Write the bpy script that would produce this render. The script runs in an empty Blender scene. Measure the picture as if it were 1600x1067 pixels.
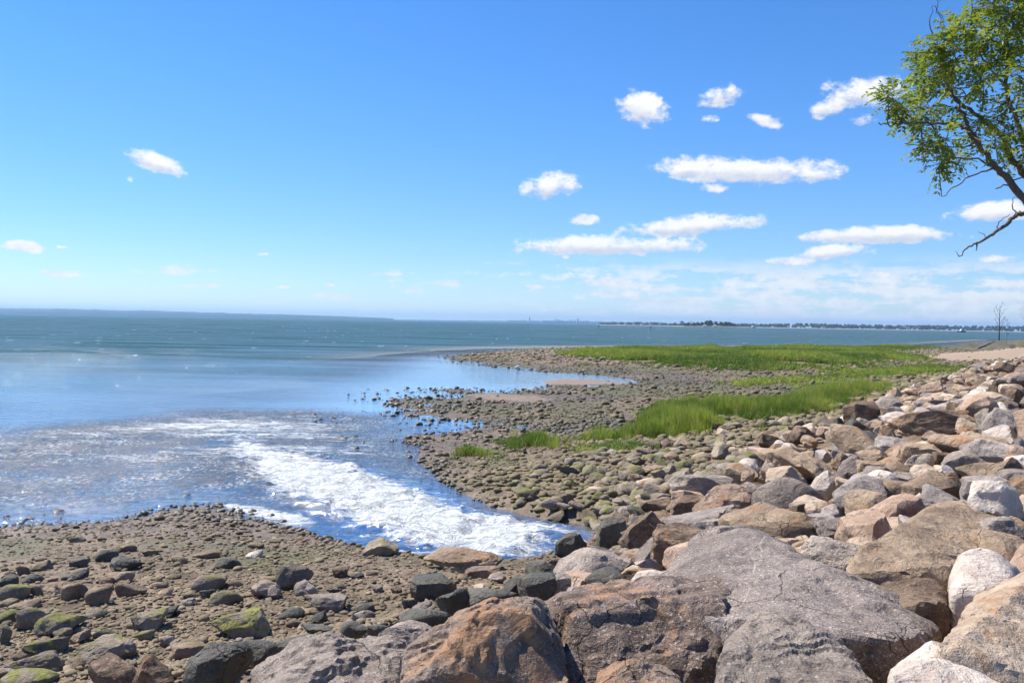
import bpy, bmesh, math, random
import numpy as np
from mathutils import Vector, Matrix, Euler
from math import radians, sin, cos, tan, pi

random.seed(7)
RNG = np.random.default_rng(7)
scene = bpy.context.scene
COL = scene.collection

# ------------------------------------------------------------------ camera
F_PX, CX, CY = 1290.0, 800.0, 533.5          # focal length and centre in 1600x1067 pixels
EYE = np.array([0.0, 0.0, 5.0])
PITCH, ROLL = math.atan(30.0 / 1290.0), 0.0169
fwd = np.array([0, cos(PITCH), -sin(PITCH)])
up0 = np.array([0, sin(PITCH), cos(PITCH)])
rt0 = np.array([1.0, 0, 0])
RT = rt0 * cos(ROLL) + up0 * sin(ROLL)
UP = -rt0 * sin(ROLL) + up0 * cos(ROLL)
cam_d = bpy.data.cameras.new('camera')
cam_d.sensor_width = 36.0
cam_d.lens = 36.0 * F_PX / 1600.0
cam_d.clip_start, cam_d.clip_end = 0.1, 60000.0
cam = bpy.data.objects.new('camera', cam_d)
COL.objects.link(cam)
cam.matrix_world = Matrix(((RT[0], UP[0], -fwd[0], EYE[0]), (RT[1], UP[1], -fwd[1], EYE[1]),
                           (RT[2], UP[2], -fwd[2], EYE[2]), (0, 0, 0, 1)))
scene.camera = cam


def ray(px, py):
    """direction with unit depth along the view axis"""
    return fwd + RT * ((px - CX) / F_PX) - UP * ((py - CY) / F_PX)


def at(px, py, dist):
    """point seen at that pixel, dist metres ahead"""
    return EYE + ray(px, py) * dist


def onz(px, py, z=0.0):
    d = ray(px, py)
    return EYE + d * ((z - EYE[2]) / d[2])


def azel(px, py):
    d = ray(px, py)
    d = d / np.linalg.norm(d)
    return math.atan2(d[0], d[1]), math.asin(d[2])


# ------------------------------------------------------------------ light
SUN_AZ, SUN_EL = radians(-58), radians(54)     # azimuth from +Y towards +X
sun_d = bpy.data.lights.new('sun', 'SUN')
sun_d.energy, sun_d.angle, sun_d.color = 5.0, radians(0.53), (1.0, 0.955, 0.88)
sun = bpy.data.objects.new('sun', sun_d)
COL.objects.link(sun)
sv = Vector((sin(SUN_AZ) * cos(SUN_EL), cos(SUN_AZ) * cos(SUN_EL), sin(SUN_EL)))
sun.rotation_euler = sv.to_track_quat('Z', 'Y').to_euler()
sun.location = (-30, 40, 60)

vs = scene.view_settings
vs.view_transform, vs.look, vs.gamma, vs.exposure = 'Standard', 'None', 1.0, 0.62
vs.use_curve_mapping = False
cy = scene.cycles
cy.use_denoising = True
cy.max_bounces, cy.diffuse_bounces, cy.glossy_bounces = 6, 2, 3
cy.transparent_max_bounces, cy.transmission_bounces, cy.volume_bounces = 10, 3, 0
cy.sample_clamp_indirect = 4.0
cy.use_adaptive_sampling, cy.adaptive_threshold = True, 0.03
cy.caustics_reflective = cy.caustics_refractive = False


# ------------------------------------------------------------------ node helper
class NT:
    def __init__(s, tree):
        s.t = tree
        s.n = tree.nodes
        s.n.clear()

    def add(s, kind, ins=None, **props):
        nd = s.n.new(kind)
        for k, v in props.items():
            setattr(nd, k, v)
        for k, v in (ins or {}).items():
            s.set(nd.inputs[k], v)
        return nd

    def set(s, sock, v):
        if isinstance(v, bpy.types.NodeSocket):
            s.t.links.new(v, sock)
        elif isinstance(v, bpy.types.Node):
            s.t.links.new(v.outputs[0], sock)
        else:
            if isinstance(v, (tuple, list)) and len(v) == 3 and sock.type == 'RGBA':
                v = (*v, 1.0)
            sock.default_value = v

    def m(s, op, a, b=None, c=None, clamp=False):
        nd = s.n.new('ShaderNodeMath')
        nd.operation, nd.use_clamp = op, clamp
        s.set(nd.inputs[0], a)
        if b is not None: s.set(nd.inputs[1], b)
        if c is not None: s.set(nd.inputs[2], c)
        return nd.outputs[0]

    def v(s, op, a, b=None):
        nd = s.n.new('ShaderNodeVectorMath')
        nd.operation = op
        s.set(nd.inputs[0], a)
        if b is not None:
            s.set(nd.inputs['Scale' if op == 'SCALE' else 1], b)
        return nd.outputs[0]

    def ss(s, x, lo, hi, a=0.0, b=1.0):
        nd = s.n.new('ShaderNodeMapRange')
        nd.interpolation_type = 'SMOOTHSTEP'
        for k, q in zip(range(5), (x, lo, hi, a, b)):
            s.set(nd.inputs[k], q)
        return nd.outputs[0]

    def mix(s, f, a, b, blend='MIX'):
        nd = s.n.new('ShaderNodeMix')
        nd.data_type, nd.blend_type = 'RGBA', blend
        nd.clamp_factor = True
        s.set(nd.inputs[0], f); s.set(nd.inputs[6], a); s.set(nd.inputs[7], b)
        return nd.outputs[2]

    def noise(s, vec, scale, detail=3.0, rough=0.55, dist=0.0, out=0):
        nd = s.add('ShaderNodeTexNoise', {'Scale': scale, 'Detail': detail, 'Roughness': rough, 'Distortion': dist})
        if vec is not None: s.set(nd.inputs['Vector'], vec)
        return nd.outputs[out]

    def voro(s, vec, scale, feature='F1', out=0, rnd=1.0):
        nd = s.add('ShaderNodeTexVoronoi', {'Scale': scale, 'Randomness': rnd}, feature=feature)
        if vec is not None: s.set(nd.inputs['Vector'], vec)
        return nd.outputs[out]

    def attr(s, name, kind='GEOMETRY', out='Fac'):
        return s.add('ShaderNodeAttribute', attribute_name=name, attribute_type=kind).outputs[out]

    def bump(s, h, dist, strength=1.0, normal=None):
        nd = s.add('ShaderNodeBump', {'Height': h, 'Distance': dist, 'Strength': strength})
        if normal is not None: s.set(nd.inputs['Normal'], normal)
        return nd.outputs[0]


def mat(name):
    m = bpy.data.materials.new(name)
    m.use_nodes = True
    return m, NT(m.node_tree)


def simple(name, col, rough=0.7, var=0.15, scale=3.0, metal=0.0):
    m, t = mat(name)
    pos = t.add('ShaderNodeNewGeometry').outputs['Position']
    n = t.noise(pos, scale, 4)
    c = t.mix(n, tuple(x * (1 - var) for x in col), tuple(min(1, x * (1 + var)) for x in col))
    b = t.add('ShaderNodeBsdfPrincipled', {'Base Color': c, 'Roughness': rough, 'Metallic': metal})
    t.add('ShaderNodeOutputMaterial', {'Surface': b})
    return m


# ------------------------------------------------------------------ world: clear sky with fair-weather cumulus
world = bpy.data.worlds.new('World')
scene.world = world
world.use_nodes = True
W = NT(world.node_tree)
sky = W.add('ShaderNodeTexSky', sky_type='NISHITA', sun_disc=False)
sky.sun_elevation, sky.sun_rotation = SUN_EL, SUN_AZ
sky.altitude, sky.air_density, sky.dust_density, sky.ozone_density = 0.0, 1.0, 0.0, 4.0
SKY_STRENGTH, SKY_SAT = 0.084, 1.12
HORIZON_TINT, ZENITH_TINT = (0.84, 0.96, 1.20), (0.90, 1.08, 1.36)
CLOUD_LO, CLOUD_HI = (5.1, 5.5, 6.4), (8.3, 8.2, 8.1)
dirv = W.add('ShaderNodeTexCoord').outputs['Generated']
sep = W.add('ShaderNodeSeparateXYZ', {0: dirv})
az = W.m('ARCTAN2', sep.outputs[0], sep.outputs[1])
el = W.m('ARCSINE', W.m('MULTIPLY', sep.outputs[2], 0.99999))
uv = W.add('ShaderNodeCombineXYZ', {0: az, 1: el, 2: 0.0}).outputs[0]
uvn = W.v('MULTIPLY', uv, (1.0, 1.5, 1.0))
big = W.noise(uvn, 16.0, 5, 0.6)
fine = W.noise(uvn, 60.0, 4, 0.66)
turb = W.m('ADD', W.m('MULTIPLY_ADD', big, 3.4, -1.65), W.m('MULTIPLY_ADD', fine, 1.9, -0.93))
# x, y, half width, half height (pixels of the photograph -> angles), tilt, weight
CLOUDS = [(245, 257, 50, 15, 0.30, 1.0), (204, 281, 10, 7, 0, .55), (860, 293, 40, 21, -0.05, 1.2), (1005, 172, 44, 27, 0.3, 1.0),
          (935, 163, 18, 12, 0.1, .45), (1130, 150, 38, 20, -0.25, .95), (1110, 184, 18, 8, 0, .5), (1198, 190, 30, 11, 0.3, .55),
          (1350, 150, 58, 30, 0.1, 1.0), (1296, 170, 28, 18, 0, .9), (1352, 185, 26, 16, 0, .75),
          (1170, 268, 125, 23, 0.06, 1.1), (1275, 276, 45, 15, 0, .9), (1122, 294, 26, 9, 0, .8), (1070, 268, 30, 13, 0, .8),
          (945, 385, 155, 17, 0.0, 1.1), (1075, 355, 105, 17, -0.06, 1.1), (912, 344, 26, 9, 0, .8), (885, 402, 12, 5, 0, .6),
          (1380, 368, 125, 15, 0.02, 1.1), (1305, 395, 58, 13, -.04, 1.0), (1545, 335, 80, 17, -0.03, 1.0), (1235, 408, 50, 9, 0, .75),
          (25, 386, 34, 11, 0.03, 1.0), (108, 428, 48, 7, 0.02, .85), (98, 386, 10, 3, 0, .6), (322, 447, 28, 5, 0, .75),
          (412, 397, 15, 4, 0, .6), (228, 437, 12, 4, 0, .5), (440, 449, 18, 4, 0, .5), (515, 445, 10, 4, 0, .6), (545, 460, 12, 3, 0, .6),
          (640, 455, 30, 7, 0, .7), (705, 442, 38, 8, 0, .75), (890, 432, 52, 9, 0, .85), (1390, 428, 70, 10, 0, .8), (1560, 405, 40, 8, 0, .7)]
dens = None
under = None
for (cx, cy_, a, b, tilt, w) in CLOUDS:
    u0, v0 = azel(cx, cy_)
    k = 1.0 / F_PX * (math.cos(u0) ** 1.5 + 0.08)
    mp = W.add('ShaderNodeMapping', {0: uv, 'Location': (u0, v0, 0), 'Rotation': (0, 0, -(tilt - ROLL)), 'Scale': (a * k * 1.05, b * k * 1.03, 1)}, vector_type='TEXTURE')
    d = W.m('SUBTRACT', w, W.add('ShaderNodeVectorMath', {0: mp.outputs[0], 1: mp.outputs[0]}, operation='DOT_PRODUCT').outputs['Value'])
    if b >= 12:
        rv = W.add('ShaderNodeSeparateXYZ', {0: mp.outputs[0]}).outputs[1]
        lo_ = W.m('MINIMUM', rv, 0.0)
        d = W.m('SUBTRACT', d, W.m('MULTIPLY', W.m('MULTIPLY', lo_, lo_), 0.45))      # flatter base
    dens = d if dens is None else W.m('MAXIMUM', dens, d)
    if b >= 12:
        un = W.m('MULTIPLY', W.m('MAXIMUM', d, 0.0), rv)
        under = un if under is None else W.m('ADD', under, un)
m_main = W.ss(W.m('ADD', W.m('MAXIMUM', dens, -3.0), turb), 0.12, 1.0)
# far layer of small clouds low over the horizon, thicker towards the west
uv2 = W.v('MULTIPLY', uv, (1.0, 6.0, 1.0))
lay = W.m('ADD', W.noise(uv2, 11.0, 6, 0.6), W.m('MULTIPLY_ADD', fine, 0.35, -0.175))
band = W.m('MULTIPLY', W.ss(el, 0.085, 0.05), W.ss(el, -0.02, 0.012))
amt = W.m('MULTIPLY_ADD', W.ss(az, -0.15, 0.28), 0.16, 0.02)
m_lay = W.m('MULTIPLY', W.ss(W.m('ADD', lay, amt), 0.57, 0.72), W.m('MULTIPLY', band, W.ss(W.m('ABSOLUTE', az), 1.05, 0.75, 0.0, 0.80)))
mask = W.m('MAXIMUM', W.m('MULTIPLY', m_main, 0.95), m_lay)
shade = W.ss(W.m('ADD', under, W.m('MULTIPLY_ADD', fine, 0.8, -0.4)), -0.45, 0.25)
ccol = W.mix(shade, CLOUD_LO, CLOUD_HI)
tint = W.mix(W.ss(el, 0.0, 0.30), HORIZON_TINT, ZENITH_TINT)
skc = W.mix(1.0, sky.outputs[0], tint, 'MULTIPLY')
skc = W.add('ShaderNodeHueSaturation', {'Hue': 0.5, 'Saturation': SKY_SAT, 'Value': 1.0, 'Color': skc}).outputs[0]
bgc = W.mix(mask, skc, ccol)
bg1 = W.add('ShaderNodeBackground', {'Color': skc, 'Strength': SKY_STRENGTH})
bg2 = W.add('ShaderNodeBackground', {'Color': bgc, 'Strength': SKY_STRENGTH})
gate = W.m('MULTIPLY', W.m('LESS_THAN', W.m('ABSOLUTE', W.m('SUBTRACT', el, 0.21)), 0.215), W.m('LESS_THAN', W.m('ABSOLUTE', az), 1.1))
W.add('ShaderNodeOutputWorld', {'Surface': W.add('ShaderNodeMixShader', {0: gate, 1: bg1, 2: bg2})})


# ------------------------------------------------------------------ numeric helpers
def _hash(ix, iy, iz, seed):
    h = (ix.astype(np.int64) * 374761393 + iy.astype(np.int64) * 668265263 + iz.astype(np.int64) * 2147483647 + seed * 974711) & 0xFFFFFFFF
    h = ((h ^ (h >> 13)) * 1274126177) & 0xFFFFFFFF
    h = (h ^ (h >> 16)) & 0xFFFFFFFF
    return h / 4294967295.0


def vnoise(p, seed=0):
    """value noise in 0..1 for an (n,3) or (n,2) array"""
    if p.shape[1] == 2:
        q = np.floor(p); f = p - q; f = f * f * (3 - 2 * f)
        z = np.zeros(len(p))
        a = _hash(q[:, 0], q[:, 1], z, seed); b = _hash(q[:, 0] + 1, q[:, 1], z, seed)
        c = _hash(q[:, 0], q[:, 1] + 1, z, seed); d = _hash(q[:, 0] + 1, q[:, 1] + 1, z, seed)
        x, y = f[:, 0], f[:, 1]
        return (a * (1 - x) + b * x) * (1 - y) + (c * (1 - x) + d * x) * y
    q = np.floor(p); f = p - q; f = f * f * (3 - 2 * f)
    r = 0
    for i in (0, 1):
        wx = f[:, 0] if i else 1 - f[:, 0]
        for j in (0, 1):
            wy = f[:, 1] if j else 1 - f[:, 1]
            for k in (0, 1):
                wz = f[:, 2] if k else 1 - f[:, 2]
                r = r + wx * wy * wz * _hash(q[:, 0] + i, q[:, 1] + j, q[:, 2] + k, seed)
    return r


def fbm(p, oct=4, seed=0, gain=0.5):
    s, a, t = 0, 1.0, 0
    for o in range(oct):
        s = s + a * (vnoise(p * 2.0 ** o + 17.3 * o, seed + o) - 0.5)
        t += a
        a *= gain
    return s / t * 2


def sstep(x, lo, hi):
    t = np.clip((x - lo) / (hi - lo), 0, 1)
    return t * t * (3 - 2 * t)


def sdf(P, poly):
    """signed distance to a closed polygon, positive inside; P (n,2), poly (k,2)"""
    poly = np.asarray(poly, float)[:, :2]
    d2 = np.full(len(P), 1e18)
    ins = np.zeros(len(P), bool)
    for a, b in zip(poly, np.roll(poly, -1, 0)):
        e = b - a
        w = P - a
        t = np.clip((w @ e) / max(e @ e, 1e-9), 0, 1)
        q = w - t[:, None] * e
        d2 = np.minimum(d2, (q * q).sum(1))
        c = (a[1] <= P[:, 1]) != (b[1] <= P[:, 1])
        if e[1] != 0:
            xi = a[0] + (P[:, 1] - a[1]) / e[1] * e[0]
            ins ^= c & (P[:, 0] < xi)
    return np.where(ins, 1, -1) * np.sqrt(d2)


def pxpoly(pts, z=0.0):
    return np.array([onz(x, y, z)[:2] for x, y in pts])


# ------------------------------------------------------------------ terrain shape
SHORE_PX = [(-500, 845), (-200, 832), (0, 822), (100, 816), (190, 808), (260, 791), (330, 786), (380, 797), (440, 813), (490, 824), (530, 845),
            (570, 858), (620, 866), (680, 880), (740, 886), (790, 889), (840, 884), (880, 872), (925, 850), (915, 834), (890, 826), (840, 818), (815, 802),
            (770, 790), (720, 776), (680, 752), (650, 730), (655, 705), (640, 690), (655, 662), (630, 640), (615, 622), (650, 613), (700, 608),
            (770, 611), (835, 606), (850, 601), (985, 599), (985, 594), (900, 584), (830, 580), (760, 571), (700, 560), (705, 556), (760, 553),
            (800, 551), (775, 547.5), (830, 544.5), (900, 543.5), (1000, 543), (1200, 543), (1400, 543), (1480, 541), (1530, 534), (1600, 530), (1750, 528)]
LAND = np.vstack([pxpoly(SHORE_PX), [[700, 420], [700, -60], [-80, -60], [-60, 16]]])
TOE = np.array([onz(x, y, 0.5)[:2] for x, y in [(300, 1060), (620, 965), (880, 890), (1000, 790), (1200, 705), (1330, 648), (1420, 606), (1520, 577), (1590, 563)]])
TOE = np.vstack([TOE[0] + (TOE[0] - TOE[1]) * 8, TOE, TOE[-1] + (TOE[-1] - TOE[-2]) * 3])
REV = np.vstack([TOE, [[900, 200], [900, -200], [-100, -200]]])          # everything landward of the toe
SPIT = pxpoly([(725, 559), (790, 552.5), (860, 547), (1000, 545), (1400, 546), (1500, 548), (1480, 562), (1300, 584), (1150, 582), (1000, 575), (880, 570), (790, 564)])
SANDBANK = pxpoly([(1430, 557), (1480, 551), (1530, 547), (1600, 541), (1800, 543), (1900, 565), (1640, 563), (1560, 561), (1490, 560)], 0.6)
SANDBAR = pxpoly([(838, 596), (870, 591), (930, 592), (985, 597), (985, 600), (900, 601.5), (850, 601)])
TONGUE = pxpoly([(690, 566), (760, 573), (830, 581), (900, 585), (985, 594), (988, 598), (930, 593), (870, 591.5), (840, 596), (848, 602), (760, 607), (690, 605)])
SANDBAR2 = pxpoly([(690, 615), (760, 612), (860, 618), (900, 626), (850, 634), (740, 628)])
RIFFLE = pxpoly([(-300, 690), (0, 668), (200, 655), (330, 640), (480, 640), (600, 650), (640, 700), (650, 740), (560, 720), (480, 800), (330, 778), (200, 795), (0, 806), (-300, 815)])
STREAM = pxpoly([(925, 838), (890, 826), (830, 813), (760, 797), (690, 772), (610, 740), (530, 714), (450, 692), (390, 668), (345, 645), (310, 655), (320, 700),
                 (350, 738), (410, 770), (490, 808), (560, 838), (640, 868), (720, 887), (790, 888), (840, 884), (890, 866)])
SCUM = pxpoly([(362, 789), (400, 792), (450, 803), (485, 817), (455, 819), (405, 806), (370, 796)])


def height(P, detail=True):
    P = np.asarray(P, float)
    X, Y = P[:, 0], P[:, 1]
    d = sdf(P, LAND)
    s = sdf(P, REV)
    n1 = fbm(P * 0.18, 4, 3)
    flat = sstep(Y, 25, 36) * sstep(X, -14, -4)
    slope = 0.058 * (1 - flat) + 0.010 * flat
    amp = 0.05 + 0.05 * flat
    z = np.where(d > 0, np.minimum(np.minimum(d, 14) * slope, 0.55), 0)
    z = z + amp * n1 * sstep(d, -3, 1.5)
    deep = np.maximum(-d, 0)
    z = z - np.where(d < 0, np.where(deep < 12, deep * 0.035, 0.42 + (deep - 12) * 0.10), 0)
    z = np.maximum(z, -3.0)
    rif = sstep(sdf(P, RIFFLE), -1, 2)
    z = np.where(d < 0, z * (1 - rif) + rif * (-0.10 + 0.06 * n1), z)
    st = sstep(sdf(P, STREAM), -1.2, 0.6)
    z = np.where(d < 0.5, z * (1 - st) + st * (-0.45), z)
    z = z + 0.45 * sstep(sdf(P, SPIT), -4, 6) * (d > -2)
    z = z + 1.5 * sstep(sdf(P, SANDBANK), -4, 14) + 0.35 * sstep(s, -9, 0)
    z = np.where(sdf(P, SANDBAR) > -1.0, np.maximum(z, 0.05 * sstep(sdf(P, SANDBAR), -1.0, 0.8)), z)
    tg = sstep(sdf(P, TONGUE), -1.2, 0.4)
    z = z * (1 - tg) + np.minimum(z, -0.06) * tg
    r_eye = np.hypot(X, Y)
    z = z - 0.55 * sstep(r_eye, 8.5, 5.5)
    rise = np.clip(s, 0, 7.4) * 0.27
    z = z + rise + 0.06 * sstep(s, 9, 14)
    if detail:
        z = z + 0.02 * fbm(P * 1.7, 3, 11) * sstep(d, -1, 1) + 0.12 * fbm(P * 0.8, 3, 21) * sstep(s, 0.3, 2)
    return z


def hz(x, y):
    return float(height(np.array([[x, y]]))[0])


def ground(px, py, near=1.5, far=700.0):
    """where the view ray of that pixel meets the terrain; (point, depth)"""
    d = ray(px, py)
    t = np.geomspace(near, far, 500)
    Q = EYE + t[:, None] * d
    h = Q[:, 2] - height(Q[:, :2], False)
    k = np.argmax(h < 0) if (h < 0).any() else len(t) - 1
    k = max(k, 1)
    w = h[k - 1] / (h[k - 1] - h[k] + 1e-9)
    tt = t[k - 1] + (t[k] - t[k - 1]) * min(max(w, 0), 1)
    return EYE + tt * d, tt


# ------------------------------------------------------------------ mesh helpers
def mesh_obj(name, V, Fc, material=None, parent=None, smooth=True, link=True):
    me = bpy.data.meshes.new(name)
    me.from_pydata([tuple(v) for v in V] if not isinstance(V, np.ndarray) else V.tolist(), [], Fc if not isinstance(Fc, np.ndarray) else Fc.tolist())
    if smooth:
        me.polygons.foreach_set('use_smooth', [True] * len(me.polygons))
    me.update()
    if material is not None:
        me.materials.append(material)
    o = bpy.data.objects.new(name, me)
    if link:
        COL.objects.link(o)
    if parent is not None:
        o.parent = parent
    return o


def fattr(o, name, arr):
    a = o.data.attributes.new(name, 'FLOAT', 'POINT')
    a.data.foreach_set('value', np.asarray(arr, np.float32))


def tag(o, label=None, cat=None, group=None, kind=None):
    if label: o['label'] = label
    if cat: o['category'] = cat
    if group: o['group'] = group
    if kind: o['kind'] = kind
    return o


def empty(name, loc=(0, 0, 0), rz=0.0):
    o = bpy.data.objects.new(name, None)
    o.empty_display_size = 0.2
    COL.objects.link(o)
    o.location, o.rotation_euler = loc, (0, 0, rz)
    return o


def tube(pts, radii, n=7, cap=True):
    """swept tube through pts -> verts, faces"""
    pts = [Vector(p) for p in pts]
    V, Fc = [], []
    prev = None
    for i, p in enumerate(pts):
        d = (pts[min(i + 1, len(pts) - 1)] - pts[max(i - 1, 0)]).normalized()
        if prev is None:
            a = d.orthogonal().normalized()
        else:
            a = (prev - d * prev.dot(d)).normalized()
        prev = a
        b = d.cross(a)
        for k in range(n):
            t = 2 * pi * k / n
            V.append(p + (a * cos(t) + b * sin(t)) * radii[i])
    for i in range(len(pts) - 1):
        for k in range(n):
            k2 = (k + 1) % n
            Fc.append((i * n + k, i * n + k2, (i + 1) * n + k2, (i + 1) * n + k))
    if cap:
        Fc.append(tuple(range(n - 1, -1, -1)))
        Fc.append(tuple((len(pts) - 1) * n + k for k in range(n)))
    return V, Fc


class MB:
    def __init__(s): s.V, s.F = [], []
    def add(s, V, Fc):
        o = len(s.V)
        s.V += [tuple(v) for v in V]
        s.F += [tuple(i + o for i in f) for f in Fc]
        return s
    def tube(s, pts, radii, n=7): return s.add(*tube(pts, radii, n))
    def box(s, x0, y0, z0, x1, y1, z1):
        V = [(x, y, z) for z in (z0, z1) for y in (y0, y1) for x in (x0, x1)]
        return s.add(V, [(0, 2, 3, 1), (4, 5, 7, 6), (0, 1, 5, 4), (2, 6, 7, 3), (0, 4, 6, 2), (1, 3, 7, 5)])
    def build(s, name, material, parent=None, smooth=False): return mesh_obj(name, s.V, s.F, material, parent, smooth)


def polar(angles, radii):
    A, R = np.meshgrid(angles, radii)
    P = np.stack([R * np.sin(A), R * np.cos(A)], -1).reshape(-1, 2)
    na, nr = len(angles), len(radii)
    i = np.arange(nr - 1)[:, None] * na + np.arange(na - 1)[None]
    Fq = np.stack([i, i + 1, i + na + 1, i + na], -1).reshape(-1, 4)[:, ::-1]
    return P, Fq


def compact(P, Fq):
    used = np.unique(Fq)
    m = np.full(len(P), -1)
    m[used] = np.arange(len(used))
    return used, m[Fq]


# ------------------------------------------------------------------ materials of the setting
def ground_mat():
    m, t = mat('shore_ground')
    pos = t.add('ShaderNodeNewGeometry').outputs['Position']
    sand, wet, algae = t.attr('sand'), t.attr('wet'), t.attr('algae')
    big = t.noise(pos, 0.35, 5)
    mid = t.noise(pos, 2.2, 5, 0.6)
    vc = t.add('ShaderNodeTexVoronoi', {'Scale': 22.0, 'Vector': pos})
    vd = vc.outputs['Distance']
    cellv = t.add('ShaderNodeSeparateColor', {0: vc.outputs['Color']}).outputs[0]
    vc2 = t.add('ShaderNodeTexVoronoi', {'Scale': 60.0, 'Vector': pos})
    cell2 = t.add('ShaderNodeSeparateColor', {0: vc2.outputs['Color']}).outputs[1]
    mud = t.mix(mid, (0.050, 0.036, 0.021), (0.110, 0.082, 0.048))
    peb = t.mix(cellv, (0.075, 0.058, 0.042), (0.30, 0.235, 0.17))
    peb = t.mix(t.m('MULTIPLY', cell2, 0.5), peb, (0.27, 0.20, 0.16))
    c = t.mix(t.ss(t.m('ADD', mid, t.m('MULTIPLY', big, 0.5)), 0.55, 0.9), mud, peb)
    c = t.mix(t.m('MULTIPLY', t.ss(t.m('ADD', algae, t.m('SUBTRACT', mid, 0.5)), 0.45, 0.8), 0.75), c, t.mix(cellv, (0.05, 0.06, 0.018), (0.13, 0.135, 0.05)))
    sn = t.noise(pos, 3.0, 6, 0.65)
    sc = t.mix(sn, (0.24, 0.18, 0.13), (0.40, 0.315, 0.25))
    c = t.mix(t.ss(t.m('ADD', sand, t.m('MULTIPLY', t.m('SUBTRACT', mid, 0.5), 0.4)), 0.4, 0.6), c, sc)
    c = t.mix(t.m('MULTIPLY', wet, 0.55), c, t.mix(1.0, c, (0.45, 0.40, 0.36), 'MULTIPLY'))
    h = t.m('ADD', t.m('MULTIPLY', t.m('SUBTRACT', 1.0, vd), 0.7), t.m('MULTIPLY', t.noise(pos, 40, 4), 0.6))
    c = t.mix(1.0, c, (1.06, 0.98, 0.84), 'MULTIPLY')
    nb = t.bump(h, 0.02, 0.8)
    rough = t.m('SUBTRACT', 0.92, t.m('MULTIPLY', wet, 0.32))
    b = t.add('ShaderNodeBsdfPrincipled', {'Base Color': c, 'Roughness': rough, 'Normal': nb})
    t.add('ShaderNodeOutputMaterial', {'Surface': b})
    return m


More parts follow.
